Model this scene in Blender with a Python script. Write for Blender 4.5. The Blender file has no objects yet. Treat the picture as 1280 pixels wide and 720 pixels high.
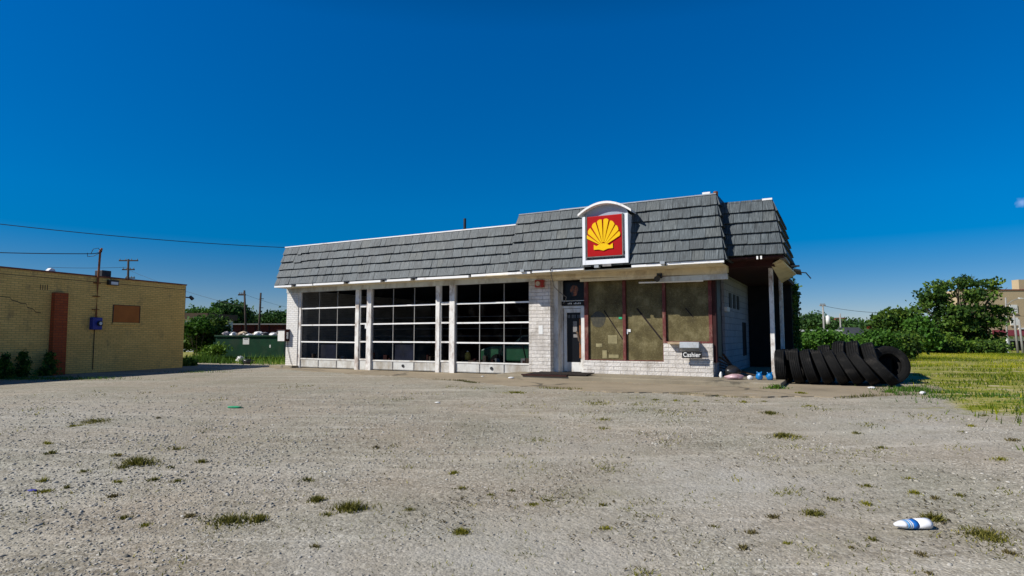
import bpy, math, random
import numpy as np
from mathutils import Vector, Matrix
random.seed(7); np.random.seed(7)
R = math.radians
scene = bpy.context.scene
COL = scene.collection

# ---------------------------------------------------------------- camera
CZ = 1.2; F = 763.0; PITCH = math.atan(61 / F)
cam = bpy.data.objects.new('camera', bpy.data.cameras.new('camera')); COL.objects.link(cam)
cam.data.sensor_width = 36; cam.data.lens = F / 1280 * 36
cam.data.clip_start = 0.1; cam.data.clip_end = 3000
cam.location = (0, 0, CZ); cam.rotation_euler = (math.pi / 2 + PITCH, 0, 0)
scene.camera = cam

# ---------------------------------------------------------------- light
U = Vector((0.88019131, -0.47461906, 0)); V = Vector((0.47461906, 0.88019131, 0))
ORG = Vector((-8.908, 24.141, 0)); ROTZ = math.atan2(U.y, U.x)
SUN = (-0.85 * U - 1.0 * V + Vector((0, 0, 1.10))).normalized()
el = math.asin(SUN.z); az = math.atan2(SUN.x, SUN.y)
w = bpy.data.worlds.new('World'); scene.world = w; w.use_nodes = True
nt = w.node_tree; nt.nodes.clear()
sky = nt.nodes.new('ShaderNodeTexSky'); sky.sky_type = 'NISHITA'; sky.sun_disc = False
sky.sun_elevation = el; sky.sun_rotation = az % (2 * math.pi)
sky.altitude = 300; sky.air_density = 0.8; sky.dust_density = 0.15; sky.ozone_density = 5.0
hs = nt.nodes.new('ShaderNodeHueSaturation'); hs.inputs['Saturation'].default_value = 1.5
hs.inputs['Value'].default_value = 1.0; hs.inputs['Hue'].default_value = 0.5
bg = nt.nodes.new('ShaderNodeBackground'); bg.inputs['Strength'].default_value = 0.15
wo = nt.nodes.new('ShaderNodeOutputWorld')
nt.links.new(sky.outputs[0], hs.inputs['Color']); 
gm = nt.nodes.new('ShaderNodeNewGeometry'); sx = nt.nodes.new('ShaderNodeSeparateXYZ'); tcw = nt.nodes.new('ShaderNodeTexCoord')
nt.links.new(tcw.outputs['Generated'], sx.inputs[0])
rw = nt.nodes.new('ShaderNodeValToRGB'); e_ = rw.color_ramp.elements
for i_, (p_, c_) in enumerate([(0.0, (1.05, .86, .92)), (.10, (1.15, .97, .99)), (.20, (1.3, 1.27, 1.3)), (.46, (1.7, 1.56, 1.74)), (.72, (.62, .56, .58)), (1.0, (.36, .33, .34))]):
    q_ = e_[i_] if i_ < 2 else e_.new(p_); q_.position = p_; q_.color = (*[x / 2 for x in c_], 1)
nt.links.new(sx.outputs['Z'], rw.inputs[0])
mw = nt.nodes.new('ShaderNodeMix'); mw.data_type = 'RGBA'; mw.blend_type = 'MULTIPLY'; mw.inputs[0].default_value = 1.0
nt.links.new(hs.outputs[0], mw.inputs[6]); nt.links.new(rw.outputs[0], mw.inputs[7])
# one small wisp of cloud low in the right-hand sky
cdir = Matrix.Rotation(PITCH, 3, 'X') @ Vector((637, F, 107)).normalized()
nz_ = nt.nodes.new('ShaderNodeTexNoise'); nz_.inputs['Scale'].default_value = 90; nz_.inputs['Detail'].default_value = 5
nt.links.new(tcw.outputs['Generated'], nz_.inputs['Vector'])
dt_ = nt.nodes.new('ShaderNodeVectorMath'); dt_.operation = 'DISTANCE'; dt_.inputs[1].default_value = cdir; nt.links.new(tcw.outputs['Generated'], dt_.inputs[0])
r2_ = nt.nodes.new('ShaderNodeMapRange'); r2_.inputs[1].default_value = .013; r2_.inputs[2].default_value = .0; r2_.inputs[3].default_value = 0; r2_.inputs[4].default_value = 1.0
nt.links.new(dt_.outputs['Value'], r2_.inputs[0])
r3_ = nt.nodes.new('ShaderNodeMath'); r3_.operation = 'MULTIPLY'; nt.links.new(r2_.outputs[0], r3_.inputs[0]); nt.links.new(nz_.outputs['Fac'], r3_.inputs[1])
r4_ = nt.nodes.new('ShaderNodeMapRange'); r4_.inputs[1].default_value = .22; r4_.inputs[2].default_value = .5; r4_.inputs[4].default_value = .4; nt.links.new(r3_.outputs[0], r4_.inputs[0]); mc_ = nt.nodes.new('ShaderNodeMix'); mc_.data_type = 'RGBA'; mc_.inputs[7].default_value = (3.6, 4.6, 7.0, 1)
nt.links.new(r4_.outputs[0], mc_.inputs[0]); nt.links.new(mw.outputs[2], mc_.inputs[6])
nt.links.new(mc_.outputs[2], bg.inputs[0])
nt.links.new(bg.outputs[0], wo.inputs[0])
ld = bpy.data.lights.new('sun', 'SUN'); ld.energy = 5.0; ld.angle = R(0.53); ld.color = (1.0, 0.955, 0.88)
sun = bpy.data.objects.new('sun', ld); COL.objects.link(sun); sun.location = (0, 0, 60)
sun.rotation_euler = SUN.to_track_quat('Z', 'Y').to_euler()
vs = scene.view_settings
scene.display_settings.display_device = 'sRGB'
vs.view_transform = 'Standard'; vs.look = 'None'; vs.gamma = 1; vs.exposure = 0; vs.use_curve_mapping = False

# ---------------------------------------------------------------- helpers
def smooth(a, b, x):
    x = np.clip((x - a) / (b - a), 0, 1); return x * x * (3 - 2 * x)
def ground(x, y):
    r = np.hypot(x, y)
    z = -0.35 * (1 - smooth(4, 15, r))
    z = z + 0.012 * np.sin(x * 1.1 + 0.7 * y) * np.cos(y * 0.9 - 0.3 * x) * smooth(3, 6, 15.5 - np.minimum(r, 15.5) + 3)
    z = z - 1.0 * smooth(48, 110, r)
    return z
def ray(px, py):
    d = Vector((px - 640, F, -(py - 360))); c, s = math.cos(PITCH), math.sin(PITCH)
    return Vector((d.x, d.y * c - d.z * s, d.y * s + d.z * c))
def at(px, py, Y):
    d = ray(px, py); return Vector((0, 0, CZ)) + d * (Y / d.y)
def gat(px, py):
    d = ray(px, py); z = 0.0
    for _ in range(12):
        p = Vector((0, 0, CZ)) + d * ((z - CZ) / d.z); z = float(ground(p.x, p.y))
    return Vector((p.x, p.y, z))
def W(s, t, z=0): return ORG + U * s + V * t + Vector((0, 0, z))

def tag(o, label=None, cat=None, group=None, kind=None):
    if label: o['label'] = label
    if cat: o['category'] = cat
    if group: o['group'] = group
    if kind: o['kind'] = kind
    return o
def thing(name, label, cat, loc=(0, 0, 0), rz=0, group=None):
    o = bpy.data.objects.new(name, None); COL.objects.link(o); o.empty_display_size = 0.3
    o.location = loc; o.rotation_euler = (0, 0, rz); return tag(o, label, cat, group)
def copy_tree(o, parent=None):
    c = o.copy(); COL.objects.link(c)
    if parent: c.parent = parent
    for ch in [k for k in bpy.data.objects if k.parent == o]: copy_tree(ch, c)
    return c

class MB:
    def __init__(s): s.v = []; s.f = []; s.uv = {}; s.tint = []
    def face(s, pts, tint=None, uv=None):
        n = len(s.v); s.v += [tuple(p) for p in pts]; s.f.append(tuple(range(n, n + len(pts))))
        if uv: s.uv[len(s.f) - 1] = uv
        while len(s.tint) < len(s.f) - 1: s.tint.append(0.5)
        s.tint.append(0.5 if tint is None else tint)
    def mesh(s, vs, fs):
        n = len(s.v); s.v += [tuple(p) for p in vs]; s.f += [tuple(i + n for i in f) for f in fs]; return s
    def box(s, x0, x1, y0, y1, z0, z1, m=None):
        vs = [Vector((x, y, z)) for x in (x0, x1) for y in (y0, y1) for z in (z0, z1)]
        if m: vs = [m @ v for v in vs]
        return s.mesh(vs, [(0, 1, 3, 2), (4, 6, 7, 5), (0, 4, 5, 1), (2, 3, 7, 6), (0, 2, 6, 4), (1, 5, 7, 3)])
    def cyl(s, p0, p1, r0, r1=None, n=10, caps=True):
        p0, p1 = Vector(p0), Vector(p1); r1 = r0 if r1 is None else r1
        d = (p1 - p0).normalized(); a = d.orthogonal().normalized(); b = d.cross(a)
        vs = []
        for p, r in ((p0, r0), (p1, r1)):
            for i in range(n):
                t = 2 * math.pi * i / n; vs.append(p + (a * math.cos(t) + b * math.sin(t)) * r)
        fs = [(i, (i + 1) % n, n + (i + 1) % n, n + i) for i in range(n)]
        if caps: fs += [tuple(range(n - 1, -1, -1)), tuple(range(n, 2 * n))]
        return s.mesh(vs, fs)
    def tube(s, pts, r, n=6):
        pts = [Vector(p) for p in pts]; rings = []
        up = Vector((0, 0, 1))
        for i, p in enumerate(pts):
            d = (pts[min(i + 1, len(pts) - 1)] - pts[max(i - 1, 0)]).normalized()
            a = d.cross(up); a = a.normalized() if a.length > 1e-3 else Vector((1, 0, 0)); b = d.cross(a)
            rr = r[i] if isinstance(r, (list, tuple)) else r
            rings.append([p + (a * math.cos(2 * math.pi * k / n) + b * math.sin(2 * math.pi * k / n)) * rr for k in range(n)])
        vs = [v for q in rings for v in q]; fs = []
        for i in range(len(pts) - 1):
            for k in range(n): fs.append((i * n + k, i * n + (k + 1) % n, (i + 1) * n + (k + 1) % n, (i + 1) * n + k))
        fs += [tuple(range(n - 1, -1, -1)), tuple(range((len(pts) - 1) * n, len(pts) * n))]
        return s.mesh(vs, fs)
    def prism(s, poly, off):
        n = len(poly); off = Vector(off); a = [Vector(p) for p in poly]; b = [p + off for p in a]
        return s.mesh(a + b, [tuple(range(n)), tuple(range(2 * n - 1, n - 1, -1))] + [((i + 1) % n, i, n + i, n + (i + 1) % n) for i in range(n)])
    def lathe(s, prof, n=40, m=None, close=False):
        vs = []
        for (r, h) in prof:
            for i in range(n):
                t = 2 * math.pi * i / n; v = Vector((h, r * math.cos(t), r * math.sin(t))); vs.append(m @ v if m else v)
        fs = []; k = len(prof); rng = range(k) if close else range(k - 1)
        for j in rng:
            j2 = (j + 1) % k
            for i in range(n): fs.append((j * n + i, j2 * n + i, j2 * n + (i + 1) % n, j * n + (i + 1) % n))
        return s.mesh(vs, fs)
    def build(s, name, mat, parent=None, sm=False, bevel=0, m=None):
        me = bpy.data.meshes.new(name); me.from_pydata(s.v, [], s.f)
        uvl = me.uv_layers.new(name='UVMap')
        for p in me.polygons:
            c = s.uv.get(p.index); nx, ny, nz = abs(p.normal.x), abs(p.normal.y), abs(p.normal.z)
            for j, li in enumerate(p.loop_indices):
                if c: uvl.data[li].uv = c[j]
                else:
                    q = me.vertices[me.loops[li].vertex_index].co
                    uvl.data[li].uv = (q.y, q.z) if nx >= ny and nx >= nz else ((q.x, q.z) if ny >= nz else (q.x, q.y))
        if s.tint:
            while len(s.tint) < len(s.f): s.tint.append(0.5)
            at_ = me.attributes.new('tint', 'FLOAT', 'FACE'); at_.data.foreach_set('value', s.tint)
        if sm: me.polygons.foreach_set('use_smooth', [True] * len(me.polygons))
        me.materials.append(mat); me.update()
        o = bpy.data.objects.new(name, me); COL.objects.link(o)
        if parent: o.parent = parent
        if m is not None: o.matrix_local = m
        if bevel:
            b = o.modifiers.new('bevel', 'BEVEL'); b.width = bevel; b.segments = 2; b.limit_method = 'ANGLE'
        return o

# ---------------------------------------------------------------- materials
class NT:
    def __init__(s, name):
        s.m = bpy.data.materials.new(name); s.m.use_nodes = True; s.t = s.m.node_tree
        s.b = s.t.nodes['Principled BSDF']; s.out = s.t.nodes['Material Output']
    def n(s, typ, **kw):
        o = s.t.nodes.new('ShaderNode' + typ)
        for k, v in kw.items():
            if k.startswith('i_'):
                key = k[2:]; key = int(key) if key.isdigit() else key.replace('_', ' ')
                o.inputs[key].default_value = v
            else: setattr(o, k, v)
        return o
    def l(s, a, b): s.t.links.new(a, b)
    def coord(s, kind='Object', scale=(1, 1, 1), rot=(0, 0, 0)):
        tc = s.n('TexCoord'); mp = s.n('Mapping'); mp.inputs['Scale'].default_value = scale; mp.inputs['Rotation'].default_value = rot
        s.l(tc.outputs[kind], mp.inputs[0]); return mp.outputs[0]
    def noise(s, vec, scale, detail=4, rough=0.6):
        o = s.n('TexNoise', i_Scale=scale, i_Detail=detail, i_Roughness=rough); s.l(vec, o.inputs['Vector']); return o.outputs['Fac']
    def ramp(s, fac, stops):
        o = s.n('ValToRGB'); e = o.color_ramp.elements
        while len(e) > 1: e.remove(e[-1])
        for i, (p, c) in enumerate(stops):
            if i == 0: e[0].position = p; el_ = e[0]
            else: el_ = e.new(p)
            el_.color = (c, c, c, 1) if isinstance(c, (int, float)) else (*c, 1)
        s.l(fac, o.inputs[0]); return o.outputs['Color']
    def mix(s, fac, a, b, mode='MIX'):
        o = s.n('Mix', data_type='RGBA', blend_type=mode)
        for k, x in ((0, fac), (6, a), (7, b)):
            if hasattr(x, 'is_linked') or isinstance(x, bpy.types.NodeSocket): s.l(x, o.inputs[k])
            else: o.inputs[k].default_value = x if isinstance(x, (int, float)) else (*x, 1)
        return o.outputs[2]
    def math(s, op, a, b=0.0):
        o = s.n('Math', operation=op)
        for k, x in ((0, a), (1, b)):
            if isinstance(x, bpy.types.NodeSocket): s.l(x, o.inputs[k])
            else: o.inputs[k].default_value = x
        return o.outputs[0]
    def bump(s, h, st=0.3, dist=0.01, prev=None):
        o = s.n('Bump', i_Strength=st, i_Distance=dist); s.l(h, o.inputs['Height'])
        if prev: s.l(prev, o.inputs['Normal'])
        s.l(o.outputs[0], s.b.inputs['Normal']); return o.outputs[0]
    def base(s, c):
        if isinstance(c, bpy.types.NodeSocket): s.l(c, s.b.inputs['Base Color'])
        else: s.b.inputs['Base Color'].default_value = (*c, 1)
    def rough(s, r, spec=0.5, metal=0):
        s.b.inputs['Roughness'].default_value = r; s.b.inputs['Specular IOR Level'].default_value = spec; s.b.inputs['Metallic'].default_value = metal

def simple(name, c, rough=0.8, var=0.25, scale=6, dirt=None, dirt_amt=0.35, bump=0.0, spec=0.3, metal=0, kind='Object', bscale=40):
    k = NT(name); v = k.coord(kind); a = k.noise(v, scale, 5)
    lo = tuple(x * (1 - var) for x in c); hi = tuple(min(1, x * (1 + var)) for x in c)
    col = k.ramp(a, [(0.3, lo), (0.7, hi)])
    if dirt:
        d = k.noise(k.coord(kind, (1, 1, 0.45)), scale * 0.6, 7, 0.7)
        f = k.ramp(d, [(0.62 - dirt_amt * 0.3, 0), (0.78 - dirt_amt * 0.2, 1)])
        col = k.mix(f, col, dirt)
    k.base(col); k.rough(rough, spec, metal)
    if bump: k.bump(k.noise(v, bscale, 4), bump, 0.01)
    return k.m

def brick_mat(name, c1, c2, mortar, bw, bh, ms=0.012, bump=0.6, dirt=None, dirt_amt=0.3, rock=0.0, squash=1):
    k = NT(name); uv = k.coord('UV')
    wob = k.noise(uv, 3, 2)
    b = k.n('TexBrick', offset=0.5, i_Scale=1.0, i_Mortar_Size=ms, i_Mortar_Smooth=0.3, i_Bias=0.0, i_Brick_Width=bw, i_Row_Height=bh)
    k.l(uv, b.inputs['Vector']); b.inputs['Color1'].default_value = (*c1, 1); b.inputs['Color2'].default_value = (*c2, 1); b.inputs['Mortar'].default_value = (*mortar, 1)
    n1 = k.noise(uv, 14, 5)
    col = k.mix(0.3, b.outputs['Color'], k.ramp(n1, [(0.3, 0.6), (0.7, 1.05)]), 'MULTIPLY')
    big_ = k.noise(uv, .7, 5, .6); col = k.mix(.6, col, k.ramp(big_, [(.3, (.82, .76, .70)), (.7, (1.05, 1.05, 1.05))]), 'MULTIPLY')
    if dirt:
        n2 = k.noise(k.coord('UV', (1, 0.6, 1)), 2.2, 8, 0.72)
        col = k.mix(k.ramp(n2, [(0.6 - dirt_amt * 0.35, 0), (0.8 - dirt_amt * 0.2, 1)]), col, dirt)
    k.base(col); k.rough(0.9, 0.2)
    inv = k.math('SUBTRACT', 1.0, b.outputs['Fac'])
    if rock: inv = k.math('ADD', inv, k.math('MULTIPLY', k.noise(uv, 22, 5, 0.7), rock))
    k.bump(inv, bump, 0.015)
    return k.m

M = {}
M['white_brick_small'] = brick_mat('painted small brick', (.86, .85, .82), (.78, .77, .74), (.6, .59, .56), .21, .075, .008, .6, (.45, .42, .37), .12)
M['white_brick'] = brick_mat('painted split brick', (.88, .85, .80), (.80, .77, .73), (.50, .47, .43), .40, .112, .007, 1.0, (.40, .36, .31), .42, 2.2)
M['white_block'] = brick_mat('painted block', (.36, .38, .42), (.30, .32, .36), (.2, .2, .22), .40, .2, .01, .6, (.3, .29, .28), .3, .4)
M['tan_brick'] = brick_mat('tan brick', (.95, .64, .21), (.82, .54, .17), (.56, .37, .13), .21, .068, .009, .4, (.28, .18, .09), .12)
M['red_brick'] = brick_mat('red brick', (.50, .11, .035), (.40, .085, .03), (.22, .08, .04), .22, .078, .011, .5)
M['white_paint'] = simple('weathered white paint', (.74, .73, .69), .6, .08, 5, (.40, .33, .25), .4, .15)
M['door_panel'] = simple('dented aluminium panel', (.60, .60, .57), .5, .1, 3, (.34, .30, .24), .6, .5, bscale=5, spec=.5)
M['post_paint'] = simple('peeling post paint', (.78, .76, .72), .65, .08, 6, (.24, .15, .10), .5, .3)
M['gutter'] = simple('white gutter', (.86, .85, .82), .5, .04, 4, (.48, .42, .34), .2)
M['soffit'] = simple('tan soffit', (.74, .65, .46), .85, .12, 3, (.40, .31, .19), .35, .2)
M['header'] = simple('grey header board', (.60, .64, .64), .75, .1, 3, (.33, .30, .25), .5, .2)
M['maroon'] = simple('faded maroon frame', (.13, .032, .028), .7, .35, 8, (.30, .18, .13), .3, .2)
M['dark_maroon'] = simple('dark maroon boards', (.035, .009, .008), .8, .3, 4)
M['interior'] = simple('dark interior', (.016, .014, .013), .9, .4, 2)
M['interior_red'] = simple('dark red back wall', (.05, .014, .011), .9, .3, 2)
M['rail'] = simple('dull rail', (.22, .21, .2), .6, .2, 6)
M['black'] = simple('black', (.010, .010, .011), .6, .3, 10)
M['black_metal'] = simple('black metal', (.02, .02, .022), .45, .3, 10, spec=.5)
M['grey_metal'] = simple('grey metal', (.36, .38, .39), .45, .15, 8, (.25, .22, .18), .2, spec=.5, metal=.3)
M['conc'] = None
M['wood_dark'] = simple('old wood', (.09, .06, .04), .85, .4, 10, bump=.3)
M['wood_tan'] = simple('tan wood', (.42, .31, .2), .85, .2, 10)
M['pole'] = simple('utility pole wood', (.055, .042, .034), .9, .3, 4)
M['pole_grey'] = simple('grey pole', (.30, .29, .27), .8, .2, 4)
M['rubber'] = simple('tyre rubber', (.0065, .0065, .0065), .85, .4, 9, (.035, .032, .029), .35, .6, spec=.2, bscale=60)
M['blue_meter'] = simple('blue meter box', (.015, .035, .28), .5, .2, 8, spec=.5)
M['rust'] = simple('rust brown', (.24, .085, .03), .85, .3, 9)
M['red_box'] = simple('faded red alarm box', (.33, .03, .02), .6, .25, 20, (.45, .3, .25), .25)
M['green_metal'] = simple('dark green dumpster paint', (.003, .042, .017), .5, .25, 3, (.03, .05, .03), .3, .2, spec=.4)
M['darkred_wall'] = simple('dark red wall', (.075, .012, .012), .85, .3, 1.5)
M['white_wall'] = simple('white wall', (.62, .63, .62), .85, .1, 1)
M['paper'] = simple('paper white', (.75, .75, .72), .8, .1, 20)
M['sign_red'] = simple('sign red', (.40, .003, .004), .45, .06, 3, spec=.15)
M['sign_yellow'] = simple('sign yellow', (.86, .53, .004), .45, .05, 3, spec=.15)
M['sign_white'] = simple('sign cabinet white', (.80, .82, .84), .5, .05, 3, (.5, .5, .5), .1)
M['sign_inner'] = simple('sign cabinet inner grey', (.34, .40, .48), .5, .08, 3)
M['bag_blue'] = simple('blue plastic bag', (.006, .16, .42), .35, .3, 14, bump=.5, spec=.6)
M['bag_pink'] = simple('cloudy pink plastic bag', (.55, .38, .40), .4, .3, 9, (.3, .12, .12), .4, .5, spec=.6)
M['bag_white'] = simple('white plastic', (.80, .80, .80), .4, .08, 9, bump=.4, spec=.5)
M['bag_black'] = simple('black plastic bag', (.02, .02, .022), .35, .3, 9, bump=.5, spec=.6)
M['bag_grey'] = simple('grey plastic bag', (.36, .34, .36), .5, .3, 9, bump=.5, spec=.5)
M['bag_tan'] = simple('tan trash', (.45, .36, .26), .7, .3, 9, bump=.5)
M['green_scrap'] = simple('green plastic scrap', (.02, .35, .16), .5, .3, 20)
M['blue_scrap'] = simple('blue scrap', (.03, .03, .28), .5, .3, 20)
M['red_sign_small'] = simple('red sign', (.25, .02, .02), .6, .2, 8)
M['tan_wall'] = simple('tan stucco wall', (.50, .385, .24), .85, .06, .5)
M['awning'] = simple('maroon awning', (.13, .02, .03), .8, .2, 2)
M['far_brick'] = simple('far red brick', (.24, .085, .06), .9, .15, .4)
M['roof_grey'] = simple('grey shed roof', (.07, .075, .085), .8, .2, 2)
M['car_green'] = simple('green car paint', (.035, .13, .06), .3, .15, 3, spec=.6)
M['car_pale'] = simple('pale green car roof', (.32, .38, .24), .4, .15, 3, spec=.5)
M['yellow_thing'] = simple('yellow jug', (.55, .42, .08), .5, .2, 8)
M['orange_bucket'] = simple('orange red bucket', (.32, .06, .03), .5, .2, 8)
M['flood_glass'] = simple('lamp lens', (.75, .78, .82), .15, .05, 8, spec=.8)
M['bark'] = simple('bark', (.10, .075, .055), .9, .3, 12, bump=.4)
M['olive'] = None; M['board_shadow_black'] = simple('blackened boards and shadow strips', (.02, .014, .011), .85, .4, 10, bump=.3)

def glass():
    k = NT('dirty window glass'); k.t.nodes.remove(k.b)
    tr = k.n('BsdfTransparent'); tr.inputs[0].default_value = (.62, .64, .66, 1)
    gl = k.n('BsdfGlossy'); gl.inputs['Roughness'].default_value = .06; gl.inputs[0].default_value = (.9, .9, .9, 1)
    lw = k.n('LayerWeight'); lw.inputs[0].default_value = .045
    d = k.n('BsdfDiffuse'); d.inputs[0].default_value = (.25, .25, .24, 1)
    mx = k.n('MixShader'); k.l(lw.outputs['Fresnel'], mx.inputs[0]); k.l(tr.outputs[0], mx.inputs[1]); k.l(gl.outputs[0], mx.inputs[2])
    nf = k.noise(k.coord('Object'), 2.5, 6, .7); f = k.ramp(nf, [(.5, .0), (.85, .035)])
    m2 = k.n('MixShader'); k.l(f, m2.inputs[0]); k.l(mx.outputs[0], m2.inputs[1]); k.l(d.outputs[0], m2.inputs[2])
    k.l(m2.outputs[0], k.out.inputs[0]); return k.m
M['glass'] = glass()

def olive():
    k = NT('olive coated window'); v = k.coord('Object')
    c = k.ramp(k.noise(v, 2.2, 7, .7), [(.3, (.06, .047, .021)), (.5, (.112, .092, .040)), (.72, (.24, .205, .105))])
    sp = k.ramp(k.noise(v, 30, 5, .8), [(.55, 0), (.68, 1)]); c = k.mix(k.math('MULTIPLY', sp, .5), c, (.38, .34, .2))
    st = k.ramp(k.noise(k.coord('Object', (8, 8, .5)), 3, 3), [(.5, 0), (.8, 1)]); c = k.mix(k.math('MULTIPLY', st, .5), c, (.07, .062, .035))
    k.base(c); k.rough(.6, .12); k.bump(k.noise(v, 3, 2), .05, .01); return k.m
M['olive'] = olive()

def shingle():
    k = NT('grey metal shakes'); uv = k.coord('UV', (38, 1.8, 1)); uv2 = k.coord('UV', (12, 5, 1), (0, 0, .6))
    a = k.noise(uv, 1.6, 5, .65); b = k.noise(uv2, 1.2, 3, .6)
    t = k.n('Attribute', attribute_name='tint'); 
    c = k.ramp(a, [(.32, (.010, .017, .021)), (.5, (.055, .075, .086)), (.70, (.20, .235, .25))])
    c = k.mix(k.ramp(b, [(.55, 0), (.75, .5)]), c, (.15, .18, .195))
    c = k.mix(.75, c, k.ramp(t.outputs['Fac'], [(0, (.50, .52, .54)), (.5, (.82, .84, .84)), (.86, (1, 1, 1)), (.93, (1.0, .90, .78)), (1, (1.15, 1.08, 1.0))]), 'MULTIPLY')
    big = k.noise(k.coord('Object'), .7, 4); c = k.mix(.5, c, k.ramp(big, [(.35, .7), (.65, 1.0)]), 'MULTIPLY')
    k.base(c); k.rough(.55, .4); k.bump(a, .7, .01); return k.m
M['shingle'] = shingle()

def concrete(name, c, weeds=.3, joints=True):
    k = NT(name); v = k.coord('Object'); a = k.noise(v, .6, 6, .65); b = k.noise(v, 60, 4, .7)
    col = k.ramp(a, [(.3, tuple(x * .72 for x in c)), (.5, c), (.7, tuple(x * 1.15 for x in c))])
    col = k.mix(.5, col, k.ramp(b, [(.3, .6), (.7, 1.1)]), 'MULTIPLY')
    vo = k.n('TexVoronoi', feature='DISTANCE_TO_EDGE', i_Scale=.32); 
    dv = k.n('VectorMath', operation='ADD'); nz = k.n('TexNoise', i_Scale=1.2, i_Detail=5); k.l(v, nz.inputs['Vector'])
    k.l(v, dv.inputs[0]); k.l(nz.outputs['Color'], dv.inputs[1]); k.l(dv.outputs[0], vo.inputs['Vector'])
    cr = k.ramp(vo.outputs['Distance'], [(0, 1), (.012, .8), (.026, 0)])
    cr = k.math('MULTIPLY', cr, k.ramp(k.noise(v, .5, 2), [(.45, 0), (.6, .8)]))
    col = k.mix(cr, col, (.07, .065, .05))
    gr = k.ramp(k.noise(v, 1.1, 8, .75), [(.58, 0), (.7, .8)]); col = k.mix(gr, col, (.40, .37, .32))
    k.base(col); k.rough(.92, .2); k.bump(k.math('ADD', b, k.math('MULTIPLY', cr, -1)), .35, .008); return k.m
M['conc'] = concrete('tan concrete', (.345, .285, .20))
M['kerbconc'] = concrete('walk concrete', (.31, .265, .19))

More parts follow.
